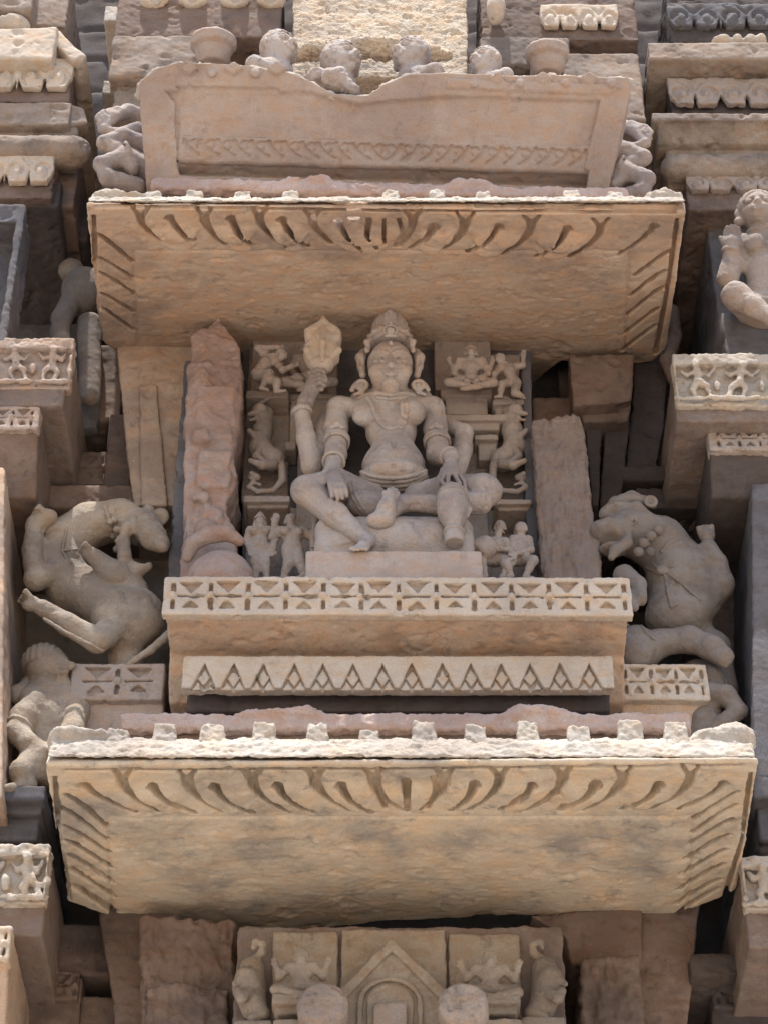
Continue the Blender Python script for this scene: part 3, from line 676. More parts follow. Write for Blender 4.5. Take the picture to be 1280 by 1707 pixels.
# upright slabs left and right of the beasts
o = emit('edge_slab', slant(Sdf(), [(-90,778),(8,778),(6,1110),(4,1330),(-90,1330)], 70, 620), M['tan'], None, 3.6); tag(o, 'sunlit ochre upright slab cut by the left picture edge', 'slab')
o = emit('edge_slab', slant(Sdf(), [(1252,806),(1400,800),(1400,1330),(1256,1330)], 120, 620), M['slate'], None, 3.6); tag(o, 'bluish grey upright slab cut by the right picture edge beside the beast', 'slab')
S = Sdf(); slant(S, [(1130,846),(1250,846),(1256,1330),(1200,1330)], 400, 620); 
o = emit('recess_panel', S, M['brown'], None, 4, [(4, 30, 'step'), (2, 10)]); tag(o, 'rough brown back panel of the recess behind the right beast', 'panel')
o = emit('recess_panel', slant(Sdf(), [(10,846),(300,846),(300,1330),(8,1330)], 400, 620), M['beast'], None, 4, [(2, 40), (1, 10)]); tag(o, 'plain brown back panel of the recess behind the left beast', 'panel')

# ---- left tower of cornices
S = Sdf(); volutes(S, -150, 122, 96, 150, 60, 3)
S1 = Sdf(); S1.pbox(-150, 120, 98, 170, 76, 620, 3)
S2 = Sdf(); S2.pbox(-150, 92, 46, 98, 30, 620, 4); slant(S2, [(70,48),(90,44),(146,92),(128,100),(118,98)], 44, 620, 3)
blocks('cornice', 'pale sunlit cornice with scrolls at the upper left, broken lump on top', 'cornice', [('cornice_slab', 'cream', S2), ('scroll_band', 'cream', S), ('scroll_ground', 'brown', S1), ('rubble_lump', 'fresh', (lambda E: (E.ell(P(20,46,60), (38,30,26)), E.ell(P(-40,50,60), (40,30,22)))[0])(Sdf()))], 3.0)
S2 = Sdf(); S2.pbox(-150, 118, 170, 208, 60, 620, 4); slant(S2, [(108,170),(140,180),(147,204),(112,210)], 74, 620, 3)
S3 = Sdf(); a = P(-150, 228, 50); b = P(122, 228, 50); S3.cone((a[0], 90, a[2]), (b[0], 90, a[2]), 34, 34); S3.pbox(-150, 128, 206, 250, 80, 620, 8, k=6)
S4 = Sdf(); volutes(S4, -150, 90, 254, 306, 74, 3); S5 = Sdf(); S5.pbox(-150, 92, 250, 330, 92, 620, 3); S5.pbox(92, 132, 206, 345, 140, 620, 4)
blocks('cornice', 'second cornice down on the left with rolled moulding above a scroll band', 'cornice', [('top_slab', 'course', S2), ('roll_moulding', 'course', S3), ('scroll_band', 'cream', S4), ('scroll_ground', 'brown', S5)], 3.0)
S = Sdf(); S.pbox(-150, 56, -40, 16, 30, 620, 4); S.pbox(-150, 116, -40, 44, 90, 620, 4, k=0)
blocks('cornice', 'plain pale cornice cut by the top left corner of the picture', 'cornice', [('cornice_slab', 'course', S)], 3.6)
S = Sdf(); S.pbox(-150, 26, 340, 570, 40, 140, 3, k=0); S.pbox(-120, 8, 356, 580, 20, 100, 3, op='-', k=0)
S2 = Sdf(); S2.pbox(-150, 100, 300, 345, 110, 620, 4); S2.pbox(28, 150, 398, 436, 300, 620, 8, k=10); S2.pbox(60, 150, 330, 400, 240, 620, 6)
blocks('jamb_block', 'greyish upright niche frame at the left edge below the cornices', 'frame', [('jamb', 'slate', S), ('shadowed_head', 'dark', S2)], 3.4)
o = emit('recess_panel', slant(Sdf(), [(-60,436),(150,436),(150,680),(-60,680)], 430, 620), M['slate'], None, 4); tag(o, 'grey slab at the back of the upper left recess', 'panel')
# ---- left lower blocks
S = Sdf(); S.pbox(-150, 76, 1308, 1334, 110, 620, 4); S.pbox(-150, 70, 1346, 1356, 130, 620, 3, k=0); S.pbox(-150, 66, 1334, 1400, 150, 620, 4, k=0)
o = emit('ledge_moulding', S, M['slate'], None, 3.4); tag(o, 'dim bluish ledge mouldings beneath the crouching person at the left edge', 'moulding')
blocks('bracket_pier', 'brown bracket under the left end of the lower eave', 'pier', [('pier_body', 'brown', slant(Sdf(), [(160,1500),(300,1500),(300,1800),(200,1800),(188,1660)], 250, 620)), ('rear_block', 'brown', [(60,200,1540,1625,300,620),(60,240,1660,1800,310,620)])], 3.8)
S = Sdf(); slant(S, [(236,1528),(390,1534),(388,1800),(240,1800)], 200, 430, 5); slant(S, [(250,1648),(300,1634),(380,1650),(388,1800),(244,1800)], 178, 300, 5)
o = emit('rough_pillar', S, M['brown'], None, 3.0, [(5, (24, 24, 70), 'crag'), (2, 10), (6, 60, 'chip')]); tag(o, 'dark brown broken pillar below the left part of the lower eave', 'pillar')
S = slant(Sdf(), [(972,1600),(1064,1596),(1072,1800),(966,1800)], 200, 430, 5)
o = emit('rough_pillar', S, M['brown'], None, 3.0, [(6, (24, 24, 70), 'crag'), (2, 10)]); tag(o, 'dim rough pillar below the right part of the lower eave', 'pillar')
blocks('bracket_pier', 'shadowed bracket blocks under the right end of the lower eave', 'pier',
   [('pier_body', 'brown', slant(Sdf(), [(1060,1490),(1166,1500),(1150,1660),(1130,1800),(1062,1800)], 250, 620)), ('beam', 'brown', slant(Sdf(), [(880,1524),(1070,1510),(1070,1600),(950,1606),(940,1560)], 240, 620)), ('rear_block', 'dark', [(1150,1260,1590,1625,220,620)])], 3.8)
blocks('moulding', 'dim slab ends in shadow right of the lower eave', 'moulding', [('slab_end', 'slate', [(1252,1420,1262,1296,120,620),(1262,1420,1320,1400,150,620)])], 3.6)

# ---- right tower of cornices
S = Sdf(); volutes(S, 1112, 1460, 4, 46, 60, 4); S1 = Sdf(); S1.pbox(1112, 1460, -30, 70, 76, 620, 3)
S2 = Sdf(); S2.pbox(1080, 1460, 70, 98, 20, 620, 4)
S3 = Sdf(); S3.pbox(1112, 1460, 98, 190, 84, 620, 3); S4 = Sdf(); volutes(S4, 1114, 1460, 128, 176, 62, 4)
S5 = Sdf(); p = P(1232, 58, 40)
for dx, r in ((-44, 8), (-30, 13), (-6, 14), (22, 12), (44, 15)): S5.ell((p[0]+dx, 60, p[2]-8), (14, 26, r), k=8)
blocks('cornice', 'upper right cornice with sunlit slab edge and two scroll bands', 'cornice', [('top_slab', 'course', S2), ('scroll_band', 'slate', S), ('scroll_ground', 'dark', S1), ('moulding', 'dark', S3), ('scroll_band', 'fig', S4), ('carved_lump', 'fresh', S5)], 3.0)
S = Sdf(); S.pbox(1086, 1460, 188, 200, 20, 620, 3); x0 = P(1096,220,40)[0]; x1 = P(1460,220,40)[0]
S.prism([(20, Zof(196,20)), (60, Zof(240,60)), (440, Zof(240,60)), (440, Zof(196,20))], x0, x1, 2, ax='x', k=0)
S2 = Sdf(); a = P(1112, 262, 60); b = P(1460, 262, 60); S2.cone((a[0]+18, 90, a[2]), (b[0], 90, a[2]), 30, 30); S2.pbox(1110, 1460, 242, 286, 76, 620, 8, k=6)
S3 = Sdf(); volutes(S3, 1142, 1460, 288, 318, 84, 4); S4 = Sdf(); S4.pbox(1142, 1460, 286, 350, 100, 620, 3)
blocks('cornice', 'lower right cornice with rolled moulding over a narrow scroll band', 'cornice', [('top_slab', 'course', S), ('roll_moulding', 'course', S2), ('scroll_band', 'fig', S3), ('scroll_ground', 'brown', S4)], 3.0)
S = Sdf(); S.pbox(1190, 1460, 352, 600, 150, 620, 4); S.pbox(1206, 1460, 520, 600, 90, 620, 4, k=0)
blocks('backing_block', 'grey backing slab behind the small seated figure on the right', 'frame', [('backing', 'slate', S)], 3.6)
o = emit('recess_panel', slant(Sdf(), [(1085,300),(1195,300),(1195,780),(1100,780)], 560, 620), M['dark'], None, 4); tag(o, 'slab coloured dark for the shade deep in the gap right of the upper eave', 'panel')

# ---- top middle: pitted block and flanking mouldings
o = emit('pitted_block', slant(Sdf(), [(488,-60),(774,-60),(780,64),(778,130),(488,130)], 90, 620, 5), M['pit'], None, 3.2, [(2.5, 40), (1.2, 7), (4, 26, 'chip')]); tag(o, 'large pale pitted block in full sun at the top centre', 'block')
S = Sdf(); S.chain([P(480,92,30), P(530,84,24), P(600,80,24), P(690,84,26), P(740,92,30)], [16,22,24,22,14], k=10)
o = emit('rubble_course', S, M['pit'], None, 2.8, [(5, 24, 'step'), (2.5, 8)]); tag(o, 'rough rubble course in front of the pitted block, behind the row of heads', 'rubble')
S = Sdf(); S.pbox(198, 470, -60, 62, 90, 620, 4); SC = []
for cx in (258, 322, 392, 452): S1 = Sdf(); S1.ell(P(cx, 2, 84), (30, 20, 18), k=4); S1.ell(P(cx, -8, 66), (14, 20, 16), k=2, op='-'); SC.append(('scallop', 'cream', S1))
S2 = Sdf(); S2.pbox(185, 380, 58, 128, 40, 620, 6); S3 = Sdf(); S3.pbox(190, 330, 114, 190, 66, 620, 6)
blocks('moulded_course', 'brown rounded courses left of the row of heads at the top', 'moulding', [('upper_course', 'brown', S), ('middle_course', 'course', S2), ('lower_course', 'course', S3)]+SC, 3.2)
S = Sdf(); S.pbox(800, 1058, -60, 66, 90, 620, 4); S1 = Sdf(); volutes(S1, 900, 1030, 6, 46, 72, 2); S1.ell(P(826, 14, 60), (20, 30, 44)); 
S2 = Sdf(); S2.pbox(940, 1070, 88, 200, 50, 620, 6); S2.pbox(800, 950, 60, 110, 70, 620, 8, k=6)
blocks('moulded_course', 'rose brown courses right of the row of heads at the top', 'moulding', [('upper_course', 'brown', S), ('scroll_band', 'cream', S1), ('middle_course', 'course', S2)], 3.2)
# pale blocks standing in for light through small holes in the dark gap
for (a, b, c, d_) in ((175,196,10,34),(172,188,134,156)):
    o = emit('light_hole_block', (lambda E: E.pbox(a, b, c, d_, 300, 445, 2))(Sdf()), M['fresh'], None, 3, [(1, 12)]); tag(o, 'tiny pale block standing in for light through a hole in the dark gap, '+('topmost' if c < 50 else 'beside the moulded course'), 'stone')
# drum-shaped capitals
for (cx, cy, r, lb) in ((356,82,47,'round drum shaped boss left of the row of heads'),(912,100,45,'round drum shaped boss right of the row of heads')):
    c = P(cx, cy, 10); S = Sdf(); n_ = np.array((0, -.35, .94))
    S.lathe(c-n_*34, c+n_*26, [(0, r*.55), (.25, r*.72), (.5, r*.8), (.62, r*.97), (.9, r), (1, r*.9)]); S.torus(c-n_*6, n_, r*.85, 3, op='-', k=2); S.cone(c, c+np.array((0, 90, 40)), r*.7)
    o = emit('drum_boss', S, M['rose'], None, 2.5, [(1.2, 24), (.6, 7)]); tag(o, lb, 'boss')
# ================================================================== seated deity
J = P
def hand(S, wrist, knuckle, side, curl, n=4, L=22, w=4.1, spread=6.2, thumb=True, r=8.5, tw=None):
    """palm from wrist to knuckles, four unequal bent fingers and a thumb; side = unit vector across the palm, curl = direction the fingers bend to"""
    wrist = np.array(wrist); kn = np.array(knuckle); d = kn-wrist; d = d/np.linalg.norm(d); side = np.array(side, float); curl = np.array(curl, float)
    S.cone(wrist, wrist+(kn-wrist)*.5, r*.75, r, k=4); S.cone(wrist+(kn-wrist)*.5-side*spread*.9, kn-side*spread*1.3, r*.62, w*1.1, k=5); S.cone(wrist+(kn-wrist)*.5+side*spread*.9, kn+side*spread*1.3, r*.62, w*1.1, k=5); S.cone(wrist+(kn-wrist)*.5, kn, r*.75, w*1.3, k=5)
    for i in range(n):
        o = (i-(n-1)/2); l = L*(.88, 1.0, .96, .78)[i]
        a = kn+side*o*spread; b = a+(d*.86+curl*.35)*l*.5+side*o*.6; c = b+(d*.55+curl*.8)*l*.5
        S.cone(a, b, w, w*.92, k=1.3); S.cone(b, c, w*.92, w*.72, k=1.2)
    if thumb:
        t = tw if tw is not None else -1
        a = wrist+(kn-wrist)*.35+side*t*spread*1.3; b = a+side*t*8+d*8+curl*2; c = b+d*9+curl*6-side*t*1.5
        S.cone(a, b, w*1.3, w*1.1, k=4); S.cone(b, c, w*1.1, w*.8, k=1.5)
def ringon(S, a, b, t, R, r, n=1, gap=3.2, beads=0, k=1.5):
    a = np.array(a); b = np.array(b); ax = (b-a)/np.linalg.norm(b-a)
    for i in range(n): S.torus(a+(b-a)*t+ax*gap*(i-(n-1)/2), ax, R, r, k=k)
    if beads:
        u = np.cross(ax, (0, 1, 0)); u /= np.linalg.norm(u); v = np.cross(ax, u)
        for j in range(beads):
            an = 2*math.pi*j/beads; S.ell(a+(b-a)*t+(u*math.cos(an)+v*math.sin(an))*(R+r*.4), (r*1.1,)*3, k=1)
deity = thing('deity_statue', 'large seated stone deity with tall crown, one leg folded, holding a pot and a lotus', 'statue', P(655, 960, 110))
B = Sdf(); B.k = 7
# torso
B.ell(J(646,688,152), (64,37,40)); B.ell(J(652,720,150), (46,31,42), k=20); B.ell(J(656,750,143), (38,31,38), k=24); B.ell(J(656,764,138), (46,34,26), k=24)
B.ell(J(656,779,132), (56,42,34), k=24); B.ell(J(657,797,132), (61,44,24), k=10)
B.ell(J(611,692,128), (27,17,25), k=10); B.ell(J(686,688,120), (25,24,25), k=8)
B.cone(J(600,664,160), J(704,664,160), 17, 17, k=16); B.cone(J(650,668,156), J(650,636,150), 25, 24, k=10)
B.ell(J(656,775,88), (4.6,10,4.6), op='-', k=4)                        # navel
B.cone(J(655,726,106), J(656,750,98), 2.5, 2.5, op='-', k=8)
# head
HC = J(650,611,140); rot = [[1,0,0],[0,math.cos(.22),-math.sin(.22)],[0,math.sin(.22),math.cos(.22)]]
B.ell(HC+np.array((0,4,8)), (42,43,48), k=3); B.ell(J(650,628,128), (35,32,30), k=14)      # skull, jaw
B.ell(J(651,641,114), (15,12,10), k=14)                                # chin
B.ell(J(628,619,116), (15,12,14), k=9); B.ell(J(673,619,116), (15,12,14), k=9)   # cheeks
def onhead(px, py, dy=0.0): return B.hit(px, py, 60, 200)+np.array((0, dy, 0))
for sx_ in (-1, 1):
    e = [onhead(650+sx_*17+dx, 599+dz, -1.5) for dx, dz in ((-11, 1.5), (-5, 3.5), (1, 4), (7, 3), (11, 0))]
    c = onhead(650+sx_*18, 600)
    B.ell(c+np.array((0, 2, 1)), (13, 3.6, 6), op='-', k=5)
    B.ell(c+np.array((0, 5.5, -1)), (12.5, 8.5, 6.2), k=1)                     # lidded eyeball
    B.chain([p+np.array((0, -1, 0)) for p in e], [1.4,1.7,1.8,1.7,1.3], k=.8)
    br = [onhead(650+sx_*dx, py, -1) for dx, py in ((4,589),(11,586),(19,585),(27,588),(34,596))]
    B.chain(br, [2.2,2.4,2.4,2.0,1.6], k=2)
nb = [onhead(650,594,0), J(650,603,98), J(651,609,89)]
B.chain(nb, [4.5, 5.5, 7.0], k=4); B.ell(J(645,611,94), (5,6,4.5), k=2); B.ell(J(657,611,94), (5,6,4.5), k=2)
for dx in (-4, 5): B.ell(J(651+dx,615,92), (2,3.5,2), op='-', k=1)
# mouth
mz = [onhead(651+dx, 622+dy_, -1) for dx, dy_ in ((-17,-3.5),(-9,.5),(0,1.5),(9,.5),(17,-3.5))]
B.chain([p+np.array((0,-1,1.8)) for p in mz], [1.4,3.2,2.8,3.2,1.4], k=1.2); B.chain([p+np.array((0,-2.5,-4.6)) for p in mz[1:4]], [2.8,4.2,2.8], k=1.2)
B.chain([p+np.array((0,-3.5,-1.2)) for p in mz], 1.0, op='-', k=.8)
# neck folds
B.torus(J(650,655,142), (0,-.2,1), 24, 2.4, k=2)
# front arms
shR, elR, wrR = J(565,682,158), J(560,757,132), J(553,782,80)
B.cone(shR+np.array((14,0,0)), shR, 22, 22, k=14); B.chain([shR, J(560,715,150), elR], [23, 21, 18.5], k=8); B.cone(elR, wrR, 20, 12, k=6)
hand(B, J(553,784,78), J(562,808,48), (1,0,-.05), (.1,.5,-.6), L=34, w=4.6, spread=7.8, r=14, tw=-1)
shL, elL, wrL = J(720,682,158), J(731,758,138), J(752,762,92)
B.cone(shL-np.array((14,0,0)), shL, 22, 22, k=14); B.chain([shL, J(726,716,150), elL], [23, 21, 20], k=8); B.cone(elL, wrL, 22, 12.5, k=6)
w_ = J(751,772,80); kn = J(748,800,62)
B.cone(wrL, w_, 12, 11); 
for a, b, c, r in ((J(741,786,66), J(735,802,52), J(744,813,46), 4.4), (J(747,790,62), J(746,806,48), J(751,813,45), 4.2), (J(757,790,64), J(765,806,56), J(767,816,56), 4.3), (J(762,786,68), J(773,802,62), J(775,819,62), 4.1), (J(738,784,74), J(731,796,66), J(733,806,58), 4.6)):
    B.cone(w_, a, 9, 5.5, k=4); B.chain([a, b, c], [r, r*.95, r*.75], k=1.2)
# raised rear arm
B.cone(J(545,700,185), J(521,778,150), 17, 18); B.chain([J(521,779,150), J(511,730,146), J(503,684,140)], [18.5, 17, 13.5], k=6)
wr2 = J(510,670,138); B.cone(J(503,684,140), wr2, 13, 13); B.chain([wr2, J(519,650,134), J(527,632,128)], [14, 15, 15], k=6)
for i, (a, b, c) in enumerate(((J(517,622,124), J(529,616,112), J(540,622,116)), (J(519,628,122), J(531,624,110), J(542,629,115)), (J(521,635,121), J(533,631,110), J(542,636,116)), (J(524,642,122), J(534,638,112), J(541,643,118)))):
    B.chain([a, b, c], [5, 4.6, 3.8], k=1.2)
B.chain([J(536,648,128), J(542,634,118), J(539,617,112)], [5.5, 5, 4], k=2)
# broken stump of the other rear arm
B.cone(J(742,708,190), J(772,722,165), 15, 16); B.chain([J(773,722,165), J(770,750,162), J(758,785,150)], [16.5, 18, 19], k=6)
# legs
B.chain([J(620,832,132), J(560,810,108), J(513,818,88)], [28, 30, 27], k=8); B.ell(J(616,842,104), (38,26,27), k=8); B.chain([J(512,818,88), J(560,860,72), J(611,902,60)], [27, 22, 13.5], k=8)
B.chain([J(696,830,132), J(745,820,112), J(803,819,92)], [26, 30, 31], k=8); B.ell(J(806,818,88), (32,27,30), k=8)
B.chain([J(800,838,84), J(740,842,82), J(672,838,76)], [21, 19.5, 14], k=8)
# planted foot (seen foreshortened) and folded foot with its sole turned up
B.chain([J(611,902,60), J(606,911,36), J(596,915,20)], [13, 10, 7], k=5)
for i in range(5): B.cone(J(588+6*i,914,16), J(584+6.6*i,916,4), 4.2, 3.2, k=1)
B.chain([J(672,840,76), J(650,846,64), J(640,862,52)], [15, 17, 16], k=8); B.chain([J(640,866,54), J(644,846,44), J(652,826,44)], [17, 14, 12], k=6)
B.ell(J(632,868,52), (21,15,16), k=5)
for i, (px, py, r) in enumerate(((641,822,5.4),(648,817,4.8),(654,815,4.5),(660,817,4.2),(664,822,3.9))): B.chain([J(px*.6+649*.4,834,44), J(px,py,40)], [r, r*.85], k=1)
emit('body', B, M['grey'], deity, 1.75, [(.7, 26), (.35, 5), (1.2, 18, 'chip')])
# crown
C = Sdf(); a = J(650,572,140); b = J(650,521,140)
C.lathe(a, b, [(-.1,34),(0,36),(.10,32),(.16,31),(.42,33),(.60,32),(.76,26),(.88,16),(.95,9),(1.0,3)], k=2)
C.torus(a, (0,0,1), 39, 5); C.torus(a+np.array((0,0,11)), (0,0,1), 37, 3.2)
for t in np.linspace(0, 2*math.pi, 17)[:-1]:
    u = np.array((math.cos(t), math.sin(t), 0)); C.ell(a+u*42+np.array((0,0,2)), (4,4,5), k=1)
    C.chain([a+u*32+np.array((0,0,16)), a+u*32.5+np.array((0,0,38)), a+u*25+np.array((0,0,58))], [2.6,3,2], k=1.5)
for dx in (-1, 1): C.chain([J(650+dx*36,579,118), J(650+dx*38,570,112), J(650+dx*32,565,112)], [5,6,4], k=2); C.ell(J(650+dx*38,583,116), (5,5,8), k=2)
C.prism([(a[0]-13,a[2]+12),(a[0]+13,a[2]+12),(a[0]+11,a[2]+38),(a[0],a[2]+54),(a[0]-11,a[2]+38)], 98, 116, 3, k=3)
C.ell(J(651,551,88), (8,6,8)); C.torus(J(651,551,92), (0,1,.3), 11, 2.4); C.ell(J(651,538,94), (4,5,5)); C.cone(J(642,560,92), J(660,560,92), 3, k=1)
C.ell(J(651,572,96), (5,5,7), k=2)
emit('crown', C, M['grey'], deity, 1.75, [(.7, 16), (.5, 4)])
# jewellery and clothing
T_ = Sdf(); T_.pr = [q_ for q_ in B.pr[:11]]
def nm(pts, y0=60, y1=230, lift=0): return [T_.hit(px, py, y0, y1)+np.array((0, lift, 0)) for px, py in pts]
N_ = Sdf(); U = [(612,664),(618,672),(622,684),(627,697),(634,707),(643,714),(652,716),(661,713),(668,705),(671,694),(670,680),(671,668)]
N_.draw(T_, U, 4.2, 60, 230, -1); N_.chain(nm([(px*.88+646*.12, py-5 if py > 690 else py) for px, py in U], lift=-1), 2.8, k=1)
bd = nm([(676,664),(677,675),(678,686),(676,697),(674,706),(668,714)]); N_.chain(bd, 3.4, k=1); [N_.ell(p+np.array((0,-1,0)), (4.6,4.6,4.6), k=1) for p in bd]
N_.chain(nm([(596,666),(608,661),(626,657),(650,660),(674,657),(692,661),(702,666)], lift=-1.5), 4.6, k=1)
N_.chain(nm([(612,658),(630,664),(650,666),(670,664),(686,658)], lift=-1), 3.4, k=1)
emit('necklace', N_, M['grey'], deity, 1.6, [(.4, 6)])
G = Sdf()
for i, dz in enumerate((0, 7, 14, 20)):
    pts = nm([(603+i,788+dz*.6),(618,794+dz),(636,797+dz),(656,798+dz),(676,796+dz),(694,792+dz*.9),(709,786+dz*.6)], 50, 200); G.chain([q_+np.array((0,-1.5,0)) for q_ in pts], 4.0-.4*(i % 2), k=1)
G.chain(nm([(606,806),(614,816),(622,812)], 40), 3, k=1); G.chain(nm([(706,796),(714,806),(708,812)], 40), 3, k=1)
emit('belt', G, M['grey'], deity, 1.6, [(.4, 6)])
H = Sdf(); TH_ = Sdf().chain([J(620,832,132), J(560,810,108), J(513,818,88)], [28, 30, 27], k=8).ell(J(616,842,104), (38,26,27), k=8)
def hm(pts): return [TH_.hit(px, py, 30, 200) for px, py in pts]
for off, rr in ((0, 3.2), (7, 2.4), (-7, 2.2)):
    H.draw(TH_, [(589+off,806),(592+off,820),(598+off,834),(607+off,848),(618+off,860)], rr+.8, 20, 220)
for q in hm([(590,813),(594,822),(598,831),(603,840),(609,849)]): H.ell(q, (3.6,3.6,3.6), k=1)
emit('cloth_hem', H, M['grey'], deity, 1.6, [(.4, 6)])
for nm_, args in (('armlet', (shR, elR, .72, 21.5, 3, 3)), ('armlet', (shL, elL, .72, 22, 3, 3)), ('bangle', (elR, wrR, .5, 17.5, 3, 2)), ('bangle', (elL, wrL, .8, 15, 3, 2)), ('bangle', (J(511,730,146), J(503,684,140), .95, 15.5, 3.4, 2))):
    A = Sdf(); ringon(A, *args[:5], n=args[5], gap=5, beads=0 if nm_ == 'armlet' else 18)
    if nm_ == 'armlet':
        q = np.array(args[0])+(np.array(args[1])-np.array(args[0]))*.55; A.ell(q+np.array((0,-22,2)), (8,5,9)); A.ell(q+np.array((0,-25,2)), (3.5,4,4)); A.ell(q+np.array((9,-20,-4)), (5,4,5)); A.ell(q+np.array((-9,-20,-4)), (5,4,5))
    emit(nm_, A, M['grey'], deity, 1.7, [(.4, 6)])
for sg in (-1, 1):
    E = Sdf(); x = 650+sg*46
    E.chain([J(x-2*sg,588,142), J(x+sg*3,596,138), J(x+sg*2,612,138), J(x-sg*1,626,138)], [8,9.5,7,6], k=4); E.ell(J(x+sg*2,602,130), (4,5,11), op='-', k=3)
    E.torus(J(x+sg*1,642,132), (0,1,.2), 9, 4.2, k=2); E.ell(J(x+sg*1,642,130), (5,5,5), k=1)
    E.chain([J(x+sg*10,640,138), J(x+sg*17,650,136), J(x+sg*15,640,134)], [5,4,1.5], k=2); E.chain([J(x,654,136), J(x+sg*12,658,136)], [5,3], k=3)
    emit('ear', E, M['grey'], deity, 1.6, [(.4, 6)])
# lotus in the raised hand
L_ = Sdf(); a = J(531,640,118); cz = J(537,600,120)
L_.chain([a, J(534,612,118), cz], [5, 5.5, 7], k=2)
o_ = [(523,612),(512,603),(506,590),(508,581),(516,574),(509,566),(508,556),(518,549),(529,543),(534,538),(539,531),(545,538),(553,546),(564,552),(570,562),(568,571),(560,577),(567,585),(565,597),(556,605),(549,612)]
L_.prism([(P(a_,b_,116)[0], Zof(b_,116)) for a_, b_ in o_], 100, 134, 9, k=3); L_.ell(J(538,578,112), (22,22,36), k=8)
L_.lathe(J(536,618,118), J(537,596,118), [(0,11),(.25,20),(.4,23),(.55,19),(.8,22),(1,20)], k=3)
for sg in (-1, 1):
    L_.chain([J(538+sg*9,600,88), J(538+sg*13,582,88), J(538+sg*9,566,90), J(538+sg*12,552,94)], [2.4,3,3,2], op='-', k=2)
    L_.chain([J(538+sg*19,603,92), J(538+sg*24,590,92), J(538+sg*21,578,94)], [2.4,3,2], op='-', k=2); L_.ell(J(538+sg*26,584,104), (7,8,8), k=4)
L_.chain([J(538,600,86), J(538,572,86), J(539,544,98)], [4,6,3], k=3)
emit('lotus', L_, M['cream'], deity, 1.7, [(.7, 12), (.4, 4)])
# water pot
W = Sdf(); a = J(752,806,56); b = J(757,906,50)
W.lathe(a, b, [(0,6),(.05,11),(.13,19),(.26,25.5),(.41,27.5),(.55,25),(.66,18.5),(.72,13),(.75,12.5),(.79,16.5),(.83,14.5),(.90,17),(1.0,15.5)], k=2)
for t, r in ((.14,20),(.2,23),(.27,25)): W.torus(a+(b-a)*t, b-a, r+1, 2.2, k=1)
W.torus(a+(b-a)*.82, b-a, 16, 3, k=1)
W.chain([J(776,842,56), J(781,850,54), J(779,860,54)], [5,5,3], k=3)
emit('water_pot', W, M['grey'], deity, 1.8, [(.5, 8)])
# cushion and plinth
Q = Sdf(); Q.box((P(524,900,80)[0], 78, Zof(917,40)), (P(790,900,80)[0], 190, Zof(852,78)), 24, k=0); Q.ell((P(660,890,80)[0], 108, Zof(895,80)), (132, 52, 52), k=10)
c_ = [Q.hit(px, py, 20, 160) for px, py in ((566,908),(600,898),(640,885),(680,874),(720,867),(770,868))]; Q.chain(c_, 2.6, k=2)
c_ = [Q.hit(px, py, 20, 160) for px, py in ((530,905),(545,895),(566,889))]; Q.chain(c_, 2.4, k=2)
emit('seat_cushion', Q, M['grey'], deity, 2.2, [(.8, 24), (.4, 6)])
Q = Sdf(); Q.box((P(512,936,0)[0]-3, 12, zt), (P(802,936,0)[0]+2, 190, Zof(917,12)), 4)
emit('plinth', Q, M['rose'], deity, 2.2, [(1, 40), (.5, 7)])

# ================================================================== carved back slab of the niche
slab = thing('back_slab', 'tall carved grey slab behind the seated deity with stepped ledges at both sides', 'slab', P(650, 1000, 210))
S = Sdf(); slant(S, [(404,560),(884,560),(886,700),(904,1012),(404,1012)], 262, 300, 3)
emit('slab_ground', S, M['slate'], slab, 3)  # dark bluish colour also paints the shade behind the torso
for a_, b_, c_, d_ in ((410,484,566,836),(818,876,590,842),(410,520,846,1012),(800,896,850,1012)):
    S = Sdf(); S.pbox(a_, b_, c_, d_, 250, 268, 2); emit('side_ground', S, M['fig'], slab, 3, [(2, 30), (.8, 8)])
S = Sdf(); S.k = 1
for b in ((420,562,566,655,226,262),(480,562,655,662,214,262),(484,560,664,742,226,262),(494,560,742,960,236,262),(410,482,650,662,200,262),(416,480,662,668,210,262),(406,484,826,836,186,262),(412,482,836,846,196,262),(476,494,735,748,214,262)):
    S.pbox(*b, rnd=2, k=0)
emit('left_ledges', S, M['fig'], slab, 2.2, [(1, 24), (.5, 6)])
S = Sdf()
for b in ((724,818,568,650,226,262),(734,820,648,660,196,262),(742,812,660,690,206,262),(728,846,690,700,190,262),(728,832,700,716,200,262),(760,812,716,960,238,262),(790,830,724,732,196,262),(796,828,732,766,210,262),(820,876,664,673,190,262),(824,870,673,690,204,262),(822,886,832,840,176,262),(828,880,842,850,186,262)):
    S.pbox(*b, rnd=2, k=0)
emit('right_ledges', S, M['fig'], slab, 2.2, [(1, 24), (.5, 6)])
S = slant(Sdf(), [(866,590),(884,600),(886,700),(904,1012),(880,1012),(872,700)], 190, 262, 3)
emit('edge_fillet', S, M['slate'], slab, 2.6)

